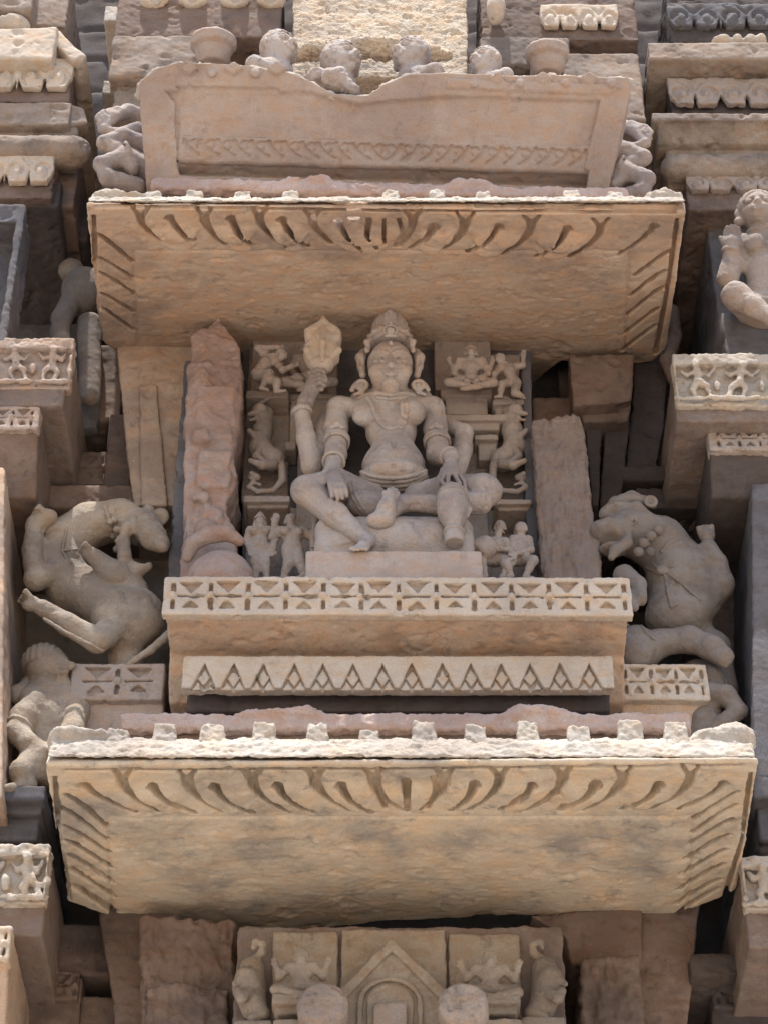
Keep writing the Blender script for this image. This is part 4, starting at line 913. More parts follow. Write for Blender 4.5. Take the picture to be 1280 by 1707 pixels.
# ================================================================== smaller figures
def person(name, label, cat, box, Y, j, mat='fig', vox=1.7, r=1.5, face=(0, -1), group=None, crown=0, hair=0, bun=None, breasts=False, extra=None, disp=((.6, 14), (.4, 4)), headr=.105, torso=None, skirt=False):
    """one continuous carved body; j: joints as (u, v, depth) inside the pixel box"""
    x0, y0, x1, y1 = box; Wd, Hh = x1-x0, y1-y0; headr = headr*.80
    q = lambda u, v, d=0: P(x0+u*Wd, y0+v*Hh, Y+d*Hh)
    G = {k_: q(*v_) for k_, v_ in j.items()}
    s = Hh*r; B = Sdf(); B.k = s*.035
    nk = G['neck']; pv = G['pelvis']; hd = G['head']; sl_, sr_ = G['shL'], G['shR']
    ch = (sl_+sr_)/2*.62+pv*.38
    B.cone(sl_, sr_, s*.052, s*.052, k=s*.05); B.ell(ch+np.array((0, -s*.01, s*.01)), (max(abs(sl_[0]-sr_[0])*.46, s*.08), s*.075, s*.10), k=s*.06)
    md = ch*.45+pv*.55
    B.cone(ch, md, s*.075, s*.066, k=s*.05); B.cone(md, pv, s*.07, s*.085, k=s*.05)
    B.ell(md+np.array((0, -s*.025, -s*.01)), (s*.07, s*.05, s*.06), k=s*.04)
    if breasts:
        for t in (.22, .78): B.ell(sl_*(1-t)+sr_*t+np.array((0, -s*.075, -s*.065)), (s*.05, s*.045, s*.05), k=s*.02)
    B.cone((sl_+sr_)/2, hd, s*.045, s*.045, k=s*.03)
    hr = s*headr
    B.ell(hd, (hr*.82, hr*.9, hr*1.05), k=s*.015)
    fx, fy = face; f = np.array((fx, fy, -.15)); f /= np.linalg.norm(f); sd_ = np.array((-fy, fx, 0)); sd_ = sd_/np.linalg.norm(sd_)
    up = np.array((0, 0, 1.))
    B.ell(hd+f*hr*.45-up*hr*.45, (hr*.5,)*3, k=hr*.4)                     # jaw
    B.cone(hd+f*hr*.82+up*hr*.15, hd+f*hr*1.0-up*hr*.15, hr*.10, hr*.16, k=hr*.12)     # nose
    for e in (-1, 1):
        B.ell(hd+f*hr*.82+sd_*e*hr*.36+up*hr*.10, (hr*.20,)*3, op='-', k=hr*.15); B.ell(hd+f*hr*.70+sd_*e*hr*.36+up*hr*.08, (hr*.19, hr*.19, hr*.13), k=hr*.03)
        B.cone(hd+f*hr*.86+sd_*e*hr*.12+up*hr*.30, hd+f*hr*.70+sd_*e*hr*.58+up*hr*.26, hr*.07, k=hr*.1)
        B.ell(hd+sd_*e*hr*.86, (hr*.20, hr*.22, hr*.38), k=hr*.1); B.ell(hd+sd_*e*hr*.9-up*hr*.5, (hr*.24,)*3, k=hr*.1)
    B.cone(hd+f*hr*.92+sd_*hr*.24-up*hr*.42, hd+f*hr*.92-sd_*hr*.24-up*hr*.42, hr*.10, k=hr*.05); B.cone(hd+f*hr*.9+sd_*hr*.16-up*hr*.56, hd+f*hr*.9-sd_*hr*.16-up*hr*.56, hr*.11, k=hr*.05)
    for a in ('L', 'R'):
        if 'el'+a in G:
            sh, el, ha = G['sh'+a], G['el'+a], G['ha'+a]
            B.cone(sh, el, s*.050, s*.040); B.cone(el, ha, s*.040, s*.028)
            B.torus(sh*.45+el*.55, el-sh, s*.046, s*.009, k=s*.008); B.torus(el*.2+ha*.8, ha-el, s*.034, s*.009, k=s*.008)
            d = (ha-el)/np.linalg.norm(ha-el); sdv = np.cross(d, (0, 1, 0)); sdv /= (np.linalg.norm(sdv)+1e-6)
            B.ell(ha+d*s*.02, (s*.034, s*.026, s*.034))
            for i in range(4): B.chain([ha+d*s*.03+sdv*(i-1.5)*s*.017, ha+d*s*.065+sdv*(i-1.5)*s*.019, ha+d*s*(.088 if i in (1, 2) else .078)+sdv*(i-1.5)*s*.017+np.array((0, -s*.012, 0))], [s*.012, s*.011, s*.009], k=s*.004)
            B.chain([ha+sdv*s*.03, ha+sdv*s*.05+d*s*.03], [s*.014, s*.010], k=s*.008)
        if 'kn'+a in G:
            hp = pv+np.array(((-1 if G['kn'+a][0] < pv[0] else 1)*s*.045, 0, -s*.01)); kn, ft = G['kn'+a], G['ft'+a]
            B.cone(hp, kn, s*.075, s*.056, k=s*.04); B.cone(kn, kn*.5+ft*.5, s*.056, s*.046, k=s*.03); B.cone(kn*.5+ft*.5, ft, s*.046, s*.030, k=s*.02)
            td = G.get('to'+a); 
            if td is not None:
                B.cone(ft, td, s*.032, s*.022, k=s*.02)
                dd = (td-ft)/np.linalg.norm(td-ft); sv = np.cross(dd, (0, 0, 1)); sv /= (np.linalg.norm(sv)+1e-6)
                for i in range(5): B.cone(td+sv*(i-2)*s*.010, td+dd*s*.02+sv*(i-2)*s*.012, s*.009, s*.007, k=s*.003)
    B.torus(nk, (0, -.25, 1), s*.058, s*.012, k=s*.01); B.torus((nk+ch)/2, (0, -.9, 1), s*.075, s*.010, k=s*.01)
    B.torus(pv+up*s*.035, (0, -.15, 1), s*.086, s*.013, k=s*.01); B.torus(pv+up*s*.005, (0, -.15, 1), s*.09, s*.012, k=s*.01)
    if extra: extra(B, q, s)
    o = emit(name, B, M[mat], None, vox, list(disp)); root = o
    Hm = Sdf()
    if crown:
        a = hd+up*hr*.5; b = hd+up*hr*(.6+crown)-f*hr*.1; Hm.lathe(a, b, [(0,hr*.86),(.1,hr*.95),(.2,hr*.74),(.38,hr*.80),(.45,hr*.62),(.62,hr*.62),(.7,hr*.4),(.9,hr*.24),(1,hr*.05)], k=hr*.1)
        Hm.torus(a, (0, 0, 1), hr*.9, hr*.14)
        emit('headdress', Hm, M[mat], o, vox, [(.5, 6)])
    elif hair:
        Hm.ell(hd-f*hr*.12+up*hr*.22, (hr*.95, hr*.98, hr*1.0)); Hm.ell(hd+f*hr*.75-up*hr*.25, (hr*.62, hr*.6, hr*.9), op='-', k=hr*.2)
        if bun is not None: Hm.ell(q(*bun), (hr*.62,)*3, k=hr*.2)
        c0 = hd-f*hr*.12+up*hr*.22
        for i in range(-4, 5):
            an = i*.33; u = sd_*math.sin(an); Hm.chain([c0+(f*math.cos(t)*math.cos(an)+u+up*math.sin(t)*math.cos(an))*hr*1.0 for t in np.linspace(.7, 2.9, 6)], hr*.045, op='-', k=hr*.05)
        emit('hair', Hm, M[mat], o, vox, [(.5, 6)])
    tag(o, label, cat, group); return o
SEAT = dict(head=(.5,.19,-.02), neck=(.5,.31,0), shL=(.30,.37,0), shR=(.70,.37,0), pelvis=(.5,.74,.04), knL=(.10,.80,-.10), knR=(.90,.80,-.10), ftL=(.60,.90,-.16), ftR=(.40,.93,-.16), toL=(.66,.90,-.18), toR=(.34,.93,-.18))
def pose(base, **k): d = dict(base); d.update(k); return d
up4 = dict(elL=(.16,.56,.02), haL=(.10,.34,-.03), elR=(.84,.56,.02), haR=(.90,.34,-.03))
lap = dict(elL=(.20,.62,0), haL=(.42,.76,-.14), elR=(.80,.62,0), haR=(.60,.76,-.14))
def backarms(B, q, s):
    for a, b, c in (((.34,.40,.03), (.20,.56,.03), (.12,.36,.0)), ((.66,.40,.03), (.82,.54,.03), (.88,.36,.0))):
        B.chain([q(*a), q(*b), q(*c)], [s*.045, s*.04, s*.03]); B.ell(q(c[0], c[1]-.05, c[2]), (s*.035, s*.03, s*.05))
person('attendant_figure', 'small cross legged crowned figure on a stepped seat, right of the deity crown', 'carved figure', (736,572,832,654), 168, pose(SEAT, **lap), crown=1.5, extra=backarms, r=1.7)
person('attendant_figure', 'small seated figure half hidden behind the raised lotus', 'carved figure', (464,562,566,656), 190, pose(SEAT, elL=(.2,.58,0), haL=(.34,.72,-.12), elR=(.86,.56,0), haR=(.80,.36,-.05)), hair=1, r=1.75)
person('attendant_figure', 'small bent figure at the top left corner of the back slab', 'carved figure', (412,570,494,654), 172, dict(head=(.72,.26,-.05), neck=(.56,.28,0), shL=(.34,.24,0), shR=(.60,.40,0), pelvis=(.22,.66,.04), elL=(.22,.12,-.1), haL=(.62,.10,-.1), elR=(.72,.56,-.1), haR=(.92,.48,-.15), knL=(.46,.62,-.1), knR=(.62,.80,-.14), ftL=(.30,.92,-.1), ftR=(.60,.98,-.1), toL=(.42,.95,-.18), toR=(.78,.97,-.18)), hair=1, face=(.7,-.7), r=1.8)
person('attendant_figure', 'small leaning figure at the top right corner of the back slab', 'carved figure', (816,586,874,664), 176, dict(head=(.28,.16,-.05), neck=(.42,.26,0), shL=(.30,.34,0), shR=(.68,.32,0), pelvis=(.66,.66,.02), elL=(.14,.48,-.1), haL=(.10,.62,-.15), elR=(.94,.30,0), haR=(.96,.08,-.04), knL=(.34,.70,-.14), knR=(.72,.88,-.1), ftL=(.30,.95,-.1), ftR=(.92,.96,-.1), toL=(.16,.97,-.16), toR=(.98,.99,-.16)), hair=1, face=(-.6,-.8), r=1.7)
STD = dict(head=(.5,.17,-.03), neck=(.5,.27,0), shL=(.24,.31,0), shR=(.76,.31,0), pelvis=(.50,.58,.02), knL=(.38,.80,-.05), knR=(.64,.80,-.03), ftL=(.36,1.04,0), ftR=(.70,1.04,0), toL=(.32,1.06,-.08), toR=(.74,1.06,-.08))
person('attendant_figure', 'standing crowned attendant at the far left foot of the back slab', 'carved figure', (406,852,462,960), 150, pose(STD, elL=(.10,.46,0), haL=(.22,.62,-.08), elR=(.94,.44,0), haR=(.86,.62,-.06)), crown=1.7, breasts=True, headr=.085)
def staff(B, q, s): B.cone(q(1.02,.12,-.10), q(.92,1.0,-.06), s*.024, s*.034); B.ell(q(1.02,.12,-.1), (s*.04,)*3)
person('attendant_figure', 'standing attendant with a staff, between the crowned attendant and the deity', 'carved figure', (452,852,524,962), 146, pose(STD, head=(.46,.14,-.04), elL=(.02,.40,0), haL=(.10,.16,-.08), elR=(.98,.42,-.02), haR=(1.0,.50,-.1), knR=(.42,.80,-.08), knL=(.66,.78,-.05), ftL=(.78,1.0,-.02), ftR=(.28,1.02,-.04)), hair=1, breasts=True, headr=.085, extra=staff)
KN = dict(head=(.50,.20,-.05), neck=(.5,.33,0), shL=(.26,.38,0), shR=(.74,.38,0), pelvis=(.44,.70,.04), elL=(.16,.54,-.08), haL=(.42,.50,-.18), elR=(.84,.54,-.06), haR=(.56,.50,-.18), knL=(.06,.72,-.2), knR=(.92,.72,-.14), ftL=(.18,.98,-.16), ftR=(.66,1.0,-.12), toL=(.04,1.0,-.22), toR=(.92,1.02,-.2))
def drum(B, q, s): B.lathe(q(-.08,.60,-.22), q(.30,.44,-.16), [(0,s*.12),(.1,s*.14),(.5,s*.15),(.9,s*.14),(1,s*.12)], k=s*.01)
person('attendant_figure', 'crouching musician with a round drum at the right foot of the back slab', 'carved figure', (798,866,856,962), 130, pose(KN, head=(.60,.12,-.03), neck=(.58,.24,0)), hair=1, face=(.1,-1), extra=drum, headr=.09)
person('attendant_figure', 'kneeling figure leaning to the left at the far right foot of the back slab', 'carved figure', (842,862,892,962), 134, pose(KN, haL=(.20,.66,-.2), haR=(.30,.62,-.22), knL=(.0,.78,-.2)), hair=1, face=(-.5,-.9), headr=.10)
# ================================================================== beasts
def beast(name, label, body, mouth, mat, vox=2.6, parts=(), disp=((.9, 40), (.45, 7), (1.6, 40, 'chip'))):
    B = Sdf(); B.k = 10; body(B)
    o = emit(name, B, M[mat], None, vox, list(disp)); tag(o, label, 'carved beast')
    for pn, fn in parts:
        S = Sdf(); S.k = 2; fn(S, B); emit(pn, S, M[mat], o, max(1.8, vox*.75), [(.6, 10)])
    return o
def paw(B, c, d, up, s, k=3):
    c = np.array(c); d = np.array(d, float); d /= np.linalg.norm(d); sd_ = np.cross(d, up); sd_ /= np.linalg.norm(sd_)
    B.ell(c, (s*1.1, s*.95, s*.95), k=6)
    for i in (-1.5, -.5, .5, 1.5): B.chain([c+sd_*i*s*.5+d*s*.4, c+sd_*i*s*.58+d*s*1.15+np.array(up)*s*.15, c+sd_*i*s*.55+d*s*1.45-np.array(up)*s*.25], [s*.42, s*.4, s*.26], k=1.5)
def left_body(B):
    B.chain([J(222,1030,190), J(168,1002,196), J(120,976,202), J(94,938,206), J(108,902,206), J(150,876,200), J(200,866,192), J(232,876,184)], [54, 44, 39, 37, 37, 36, 32, 30], k=24)
    B.ell(J(212,1034,180), (60,54,58), k=14); B.ell(J(100,942,196), (40,40,50), k=20)
    # head turned back and down: skull, snout, curled lip, deep open mouth
    B.ell(J(238,880,176), (36,34,34), k=10); B.chain([J(244,880,160), J(256,894,146), J(268,906,142)], [28, 24, 17], k=8); B.ell(J(272,914,138), (10,9,7), k=4)
    B.chain([J(214,880,152), J(206,902,148), J(208,926,148), J(206,944,152)], [13, 12, 11, 10], k=6); B.chain([J(214,944,162), J(230,950,158), J(246,944,156)], [13, 12, 9], k=8)
    B.ell(J(268,862,178), (15,9,20), k=3); B.ell(J(269,863,168), (8,6,12), op='-', k=3); B.ell(J(248,852,190), (12,9,14), k=4)
    B.ell(J(230,906,130), (12,26,18), op='-', k=4); B.ell(J(238,926,134), (15,22,8), op='-', k=4)
    for a_, r_ in (((190,868),8),((196,884),8),((198,900),8),((196,916),7)): B.ell(J(*a_,158), (r_,r_,r_), k=3)
    B.torus(J(252,884,132), (.2,1,.3), 8, 2.2, k=2); B.ell(J(252,884,134), (5,5,5), k=1.5)
    # forelegs: one raised along the left side, one folded under the head; hind leg stretched to the left
    B.chain([J(104,950,176), J(60,966,162), J(54,920,158), J(60,876,156)], [24, 19, 17.5, 16], k=8); B.cone(J(60,874,156), J(82,862,152), 16, 15); paw(B, J(74,860,148), (-.6,-.3,.2), (0,0,1), 13)
    B.chain([J(196,1046,165), J(164,1068,140), J(112,1040,132), J(72,1014,128)], [30, 21, 18, 14.5], k=7); paw(B, J(52,1006,126), (-.7,-.3,.5), (0,0,1), 15)
    B.chain([J(222,985,180), J(190,958,152), J(160,930,142)], [27, 25, 15], k=6); paw(B, J(150,922,138), (-.6,-.3,.3), (0,0,1), 12)
    B.chain([J(208,1075,190), J(210,1100,205), J(206,1260,205)], [30, 27, 27], k=12); B.chain([J(284,1056,172), J(252,1084,162), J(214,1108,158)], [8, 7, 7], k=3)
    B.chain([J(172,1084,118), J(120,1060,112), J(74,1032,112)], [3.4, 3.4, 3.4], k=3)
def collar(S, B):
    pts = [B.hit(px, py, 60, 260) for px, py in ((176,846),(180,858),(184,870),(186,882),(190,894))]; S.chain(pts, 3)
    for p in pts: S.ell(p, (5.5,5.5,5.5))
def strap(L, a=60, b=260, r=2.4): return ('strap', lambda S, B: S.draw(B, L, r, a, b))
LST = [strap(L) for L in (((112,880),(108,900),(104,918),(130,916)), ((104,918),(118,940)), ((198,984),(204,990),(206,1002),(212,1006)))]
beast('rearing_beast', 'pale brown rearing lion like beast twisting its head back, left of the shelf', left_body, None, 'beast', 2.4, [('collar', collar)]+LST)
def right_body(B):
    B.ell(J(1140,980,205), (64,56,88), k=20); B.ell(J(1124,1028,205), (52,46,44), k=24); B.chain([J(1130,950,200), J(1098,905,190), J(1052,890,175)], [50, 44, 42], k=22)
    B.chain([J(1050,880,170), J(1020,890,150), J(1000,884,146)], [32, 26, 18], k=14)
    B.ell(J(1012,888,112), (30,46,19), op='-', k=4); B.chain([J(1044,880,138), J(1036,870,132), J(1012,868,128), J(996,876,130)], [5,5,5,4], k=4); B.chain([J(1046,884,138), J(1044,906,134), J(1024,918,130), J(1018,930,130)], [8,10,9,6], k=5)
    B.ell(J(1022,916,150), (26,20,9), k=6); B.torus(J(1052,866,128), (.3,1,.2), 9, 3, k=2); B.ell(J(1052,866,130), (6,6,6), k=2); B.chain([J(1060,846,150), J(1078,866,150), J(1098,872,155)], [12, 13, 10], k=6)
    for a, r in (((1072,906,134),10),((1084,894,134),10),((1097,884,138),10),((1064,920,134),9),((1109,880,148),9),((1084,920,136),8)): B.ell(J(*a), (r,r,r), k=2)
    B.chain([J(1008,858,160), J(1024,838,160), J(1052,830,160), J(1076,836,158), J(1088,842,156)], [13, 13, 12, 9, 7], k=6); B.torus(J(1084,836,148), (0,1,.2), 9, 4, k=2); B.ell(J(1030,850,160), (30,22,12), k=8)
    B.chain([J(1180,1000,200), J(1202,975,185), J(1194,940,172), J(1180,912,165)], [26, 21, 18, 15], k=9); paw(B, J(1178,893,162), (-.2,-.2,1), (0,-1,0), 13)
    B.chain([J(1040,960,150), J(1062,975,135), J(1068,1000,120)], [20, 15, 10], k=6); B.cone(J(1040,990,128), J(1056,1012,118), 10, 8)
    B.chain([J(1060,1100,185), J(1100,1072,170), J(1150,1066,160), J(1186,1080,150), J(1210,1094,140)], [30, 22, 22, 20, 14], k=10); B.cone(J(1196,1094,142), J(1208,1106,140), 12, 8)
    B.ell(J(1060,1080,170), (34,28,44), k=12); B.chain([J(1150,1050,225), J(1190,1080,225), J(1210,1150,220)], [30,26,20], k=12)
    B.chain([J(1200,1140,190), J(1180,1230,185), J(1190,1300,185)], [14,14,14], k=8)
RST = [strap(L, 40, 290, 3.0) for L in (((1076,946),(1100,958),(1112,954)), ((1112,956),(1140,976),(1166,1000)), ((1108,960),(1112,984),(1118,1012),(1128,1008)), ((1088,940),(1096,948),(1120,944)), ((1102,920),(1114,905),(1128,900)), ((1038,1046),(1052,1040),(1064,1034)), ((1066,1040),(1078,1058),(1090,1066)))]
RST.append(('buckle', lambda S, B: S.ell(B.hit(1106,950,40,280), (14,6,11))))
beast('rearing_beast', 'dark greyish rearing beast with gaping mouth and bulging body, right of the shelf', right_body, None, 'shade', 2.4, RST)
def up_left(B):
    B.ell(J(140,486,250), (44,40,58), k=14); B.ell(J(120,452,262), (26,26,26), k=12); B.chain([J(118,505,240), J(104,530,222), J(100,552,214), J(116,620,220)], [22,19,17,15], k=10); B.chain([J(150,540,245), J(150,660,245)], [24,20], k=12)
    B.torus(J(136,474,212), (0,1,.3), 11, 2.4, op='-', k=3)
beast('rearing_beast', 'haunch of a shadowed beast in the recess left of the upper eave', up_left, None, 'shade', 3, disp=((1, 30), (.5, 7)))
def up_right(B):
    B.chain([J(1118,520,320), J(1124,560,300), J(1112,600,290), J(1126,640,285)], [16,14,15,13], k=7); B.ell(J(1122,545,290), (12,12,14), k=5)
beast('rearing_beast', 'sliver of a beast carving in the dark gap right of the upper eave', up_right, None, 'brown', 3)
# small leaping beasts on the back slab
def small_beast(label, mirror, x0, Y):
    def X(u): return x0+(72-u if mirror else u)
    def b(B):
        B.k = 5; q = lambda u, v, d=0: J(X(u), v, Y+d)
        B.chain([q(34,690,10), q(30,720,8), q(26,745,6), q(44,768,8)], [16,18,20,21], k=8); B.ell(q(48,765,4), (22,19,20), k=6)
        B.ell(q(26,684,-6), (15,14,13), k=4); B.chain([q(20,688,-10), q(8,690,-14)], [7,4], k=3); B.chain([q(22,697,-8), q(10,700,-12)], [5,3], k=2)
        B.chain([q(22,676,-4), q(40,664,0), q(60,660,4)], [4,4,3], k=3); B.chain([q(18,678,-2), q(30,668,0)], [4,3], k=2); B.ell(q(10,694,-16), (7,8,3), op='-', k=1)
        B.chain([q(32,722,0), q(16,726,-14), q(8,718,-16)], [8,6,5], k=3); B.chain([q(46,774,-4), q(30,776,-18), q(10,768,-20)], [11,8,5], k=4); B.chain([q(28,748,-6), q(20,760,-14), q(34,770,-18)], [9,7,5], k=3)
        B.chain([q(62,776,6), q(64,800,6), q(48,818,2), q(22,820,-2), q(8,812,-4), q(14,804,-4), q(26,808,-4)], [8,7,5,5,5,4,3], k=3)
        B.ell(q(16,796,-2), (12,9,9), k=3); B.ell(q(12,790,-10), (5,5,5), k=2); B.cone(q(8,800,-8), q(26,800,-6), 1.5, op='-', k=1)
    beast('leaping_beast', label, b, None, 'fig', 1.8, disp=((.6, 12), (.4, 5)))
small_beast('little leaping horned beast on the left edge of the back slab', False, 408, 205)
small_beast('little leaping horned beast on the right edge of the back slab', True, 812, 195)

# ================================================================== persons in the side bays
def chunky(name, label, cat, body, mat, parts=(), vox=2.2, disp=((1, 20), (.5, 6))):
    B = Sdf(); B.k = 8; body(B); o = emit(name, B, M[mat], None, vox, list(disp)); tag(o, label, cat)
    for pn, fn in parts:
        S = Sdf(); S.k = 2; fn(S, B); emit(pn, S, M[mat], o, vox, [(.5, 8)])
def croucher(B):
    hd = J(80,1112,170)
    B.ell(hd, (36,33,36)); B.ell(J(98,1112,156), (20,18,22), k=8); B.chain([J(112,1104,148), J(121,1109,144), J(116,1114,146)], [5,5.5,4.5], k=3)     # face turned to the right
    B.chain([J(112,1119,144), J(104,1121,140)], [3.2,3], k=1); B.ell(J(104,1127,150), (9,9,8), k=5)
    B.cone(J(74,1140,180), J(84,1118,176), 20, 20, k=8)
    B.chain([J(62,1172,185), J(108,1170,188), J(140,1176,190)], [34,36,30], k=14); B.ell(J(92,1205,185), (56,42,50), k=18); B.ell(J(90,1250,190), (48,40,44), k=18)
    B.chain([J(60,1176,165), J(42,1196,150), J(30,1220,140)], [25,22,20], k=10); B.chain([J(29,1222,140), J(48,1240,130), J(70,1250,122)], [20,17,13], k=6); B.torus(J(34,1212,144), (-.4,-.2,-1), 21, 3.4, k=2)
    B.ell(J(76,1252,118), (11,10,11), k=4)
    for i in range(4): B.chain([J(76+4*i,1246+3*i,112), J(86+4*i,1250+4*i,106), J(84+4*i,1258+4*i,106)], [4.4,4.2,3.4], k=1.5)
    B.chain([J(130,1180,170), J(120,1220,140), J(90,1246,126)], [22,18,12], k=8)
    B.chain([J(96,1290,180), J(60,1276,140), J(38,1286,125)], [34,27,22], k=12); B.chain([J(38,1290,125), J(46,1310,130), J(20,1318,118)], [20,15,10], k=6); B.chain([J(20,1316,116), J(6,1314,110)], [10,6], k=3)
def cap(S, B):
    S.ell(J(74,1107,172), (39,37,36)); S.ell(J(112,1116,150), (28,40,38), op='-', k=5); S.box(J(74,1107,172)+np.array((-50,-60,-60)), J(74,1107,172)+np.array((60,60,-14)), 2, op='-', k=4)
    for i in range(-4, 5): S.chain([J(74,1107,172)+np.array((39*math.sin(i*.3), -37*math.cos(i*.3)*math.cos(t), 36*math.sin(t)*math.cos(i*.3))) for t in np.linspace(-.4, 1.5, 6)], 1.8, op='-', k=2)
    S.ell(J(32,1158,175), (17,16,19), k=4); S.cone(J(32,1158,175), J(52,1134,185), 12, k=5)
chunky('crouching_person', 'stone person with cropped hair crouching behind the left fretted bracket, back turned', 'carved figure', croucher, 'beast', [('hair', cap)])
def kneel(mir, dx, dy):
    def b(B):
        X = lambda x: 1240-x+dx if mir else x+dx
        q = lambda x, y, d: J(X(x), y+dy, d); B.k = 7
        B.ell(q(250,240,60), (46,34,60), k=14); B.chain([q(244,196,40), q(214,186,20), q(188,196,5), q(172,214,0)], [17,15,12,10], k=6)
        B.chain([q(168,206,0), q(176,192,0), q(196,184,6)], [8,9,9], k=5); B.chain([q(174,216,0), q(196,224,10), q(230,214,20)], [9,11,13], k=6)
        B.chain([q(250,250,30), q(206,230,0), q(176,238,-6)], [24,19,15], k=7); B.chain([q(175,240,-6), q(196,250,0), q(236,268,20)], [14,16,16], k=7)
        B.chain([q(250,288,30), q(210,262,0), q(170,274,-8)], [24,19,16], k=7); B.chain([q(170,276,-8), q(180,296,0), q(232,310,20)], [14,16,16], k=7); B.cone(q(200,262,-4), q(222,282,6), 12, 14)
        for i in range(4): B.chain([q(168+3*i,204-3*i,-8), q(162+3*i,196-3*i,-10), q(166+3*i,190-2*i,-10)], [4.4,4,3], k=1.5)
        B.torus(q(214,252,-4), (1 if not mir else -1, 0, .5), 17, 3, k=2)
    return b
chunky('kneeling_person', 'limbs of a stone figure kneeling at the left end of the canopy slab', 'carved figure', kneel(False, 0, 0), 'grey')
chunky('kneeling_person', 'limbs of a stone figure kneeling at the right end of the canopy slab', 'carved figure', kneel(True, 8, 24), 'grey')
person('seated_person', 'seated stone figure with raised hand at the right edge above the bright relief panel', 'carved figure', (1196,318,1380,600), 70,
    dict(head=(.36,.13,-.06), neck=(.38,.26,0), shL=(.22,.33,0), shR=(.60,.33,0), pelvis=(.44,.72,.06), elL=(.09,.52,-.02), haL=(.12,.32,-.1), elR=(.80,.54,0), haR=(.74,.34,-.1), knL=(.16,.62,-.14), knR=(.86,.62,-.14), ftL=(.50,.76,-.2), ftR=(.55,.80,-.2), toL=(.62,.78,-.2)), mat='fig', vox=2.4, hair=1, face=(-.15,-1), headr=.125, breasts=True, disp=((1, 20), (.5, 6)))
def folds(B):
    B.chain([J(1160,1124,210), J(1184,1132,190), J(1196,1150,185)], [26, 22, 16], k=10); B.chain([J(1176,1156,180), J(1208,1160,165), J(1232,1184,160)], [22, 18, 13], k=8)
    B.chain([J(1230,1186,160), J(1208,1206,170), J(1180,1236,180)], [12, 16, 22], k=10); B.chain([J(1178,1150,190), J(1172,1200,190), J(1178,1300,200)], [20, 24, 30], k=10)
    for a, b in (((1188,1162),(1180,1214)), ((1206,1168),(1190,1212)), ((1222,1180),(1198,1214))): B.cone(J(*a,140), J(*b,150), 4, 3, op='-', k=4)
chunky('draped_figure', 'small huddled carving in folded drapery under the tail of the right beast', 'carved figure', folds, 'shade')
# row of heads on top of the canopy: busts, faces up to the light
def bust(label, cx, cy, r, face, Y=-70, body=True):
    B = Sdf(); B.k = 4; hd = P(cx, cy, Y); f = np.array((face, -.62, -.12)); f /= np.linalg.norm(f); sd_ = np.array((-f[1], f[0], 0)); sd_ /= np.linalg.norm(sd_); up = np.array((0, 0, 1.))
    B.ell(hd, (r*.86, r*.95, r*1.0)); B.ell(hd+f*r*.42-up*r*.5, (r*.52, r*.52, r*.5), k=r*.4); B.ell(hd+f*r*.70-up*r*.86, (r*.24,)*3, k=r*.2)
    B.chain([hd+f*r*.92+up*r*.16, hd+f*r*1.12-up*r*.16], [r*.10, r*.17], k=r*.12)
    for e in (-1, 1):
        B.ell(hd+f*r*.90+sd_*e*r*.38+up*r*.14, (r*.20,)*3, op='-', k=r*.15); B.ell(hd+f*r*.78+sd_*e*r*.38+up*r*.10, (r*.20, r*.20, r*.14), k=r*.03)
        B.chain([hd+f*r*.94+sd_*e*r*.10+up*r*.30, hd+f*r*.84+sd_*e*r*.38+up*r*.40, hd+f*r*.62+sd_*e*r*.66+up*r*.28], r*.06, k=r*.08)
        B.ell(hd+sd_*e*r*.9, (r*.16, r*.2, r*.36), k=r*.1)
    B.chain([hd+f*r*.98+sd_*r*.26-up*r*.44, hd+f*r*1.06-up*r*.42, hd+f*r*.98-sd_*r*.26-up*r*.44], r*.085, k=r*.04); B.cone(hd+f*r*1.0+sd_*r*.15-up*r*.60, hd+f*r*1.0-sd_*r*.15-up*r*.60, r*.10, k=r*.04)
    B.cone(hd-up*r*.4, hd-up*r*1.5-f*r*.2, r*.5, r*.55, k=r*.3); 
    s0 = hd-up*r*1.9-f*r*.3; B.cone(s0-sd_*r*1.25, s0+sd_*r*1.25, r*.5, k=r*.4); B.cone(s0, s0-up*r*2.6+np.array((0, 60, 0)), r*.95, r*1.0, k=r*.4)
    B.torus(s0+up*r*.5, (0, -.2, 1), r*.75, r*.13, k=2)
    o = emit('carved_bust', B, M['grey'], None, 1.9, [(.8, 14), (.4, 5), (2, 16, 'chip')]); tag(o, label, 'carved bust')
    H = Sdf(); H.ell(hd-f*r*.10+up*r*.26, (r*.98, r*1.0, r*.98)); H.ell(hd+f*r*.72-up*r*.22, (r*.74, r*.7, r*.98), op='-', k=r*.1)
    for i in range(-3, 4):
        an = i*.36; u = sd_*math.sin(an); H.chain([hd-f*r*.10+up*r*.26+(f*math.cos(t)*math.cos(an)+u+up*math.sin(t)*math.cos(an))*r for t in np.linspace(.5, 2.6, 6)], r*.05, op='-', k=2)
    H.ell(hd-f*r*.9+up*r*.2, (r*.5, r*.5, r*.45), k=4)
    emit('hair', H, M['grey'], o, 1.9, [(.6, 8)])
bust('first carved head from the left above the canopy, beside the drum boss', 466, 84, 38, .5)
bust('second carved head from the left above the canopy, by the notch in its broken top', 570, 104, 41, .55)
bust('third carved head from the left above the canopy, its face turned left', 684, 96, 39, -.5)
bust('smallest carved head at the right end of the row above the canopy', 808, 106, 32, -.5)
S = Sdf(); S.ell(P(560,132,-110), (26,24,22)); S.chain([P(560,132,-110), P(590,150,-110)], [20, 12], k=10)
o = emit('broken_hand', S, M['grey'], None, 2.4, [(3, 16), (1, 6), (4, 20, 'chip')]); tag(o, 'worn lump of a broken hand lying in the notch of the canopy top', 'fragment')
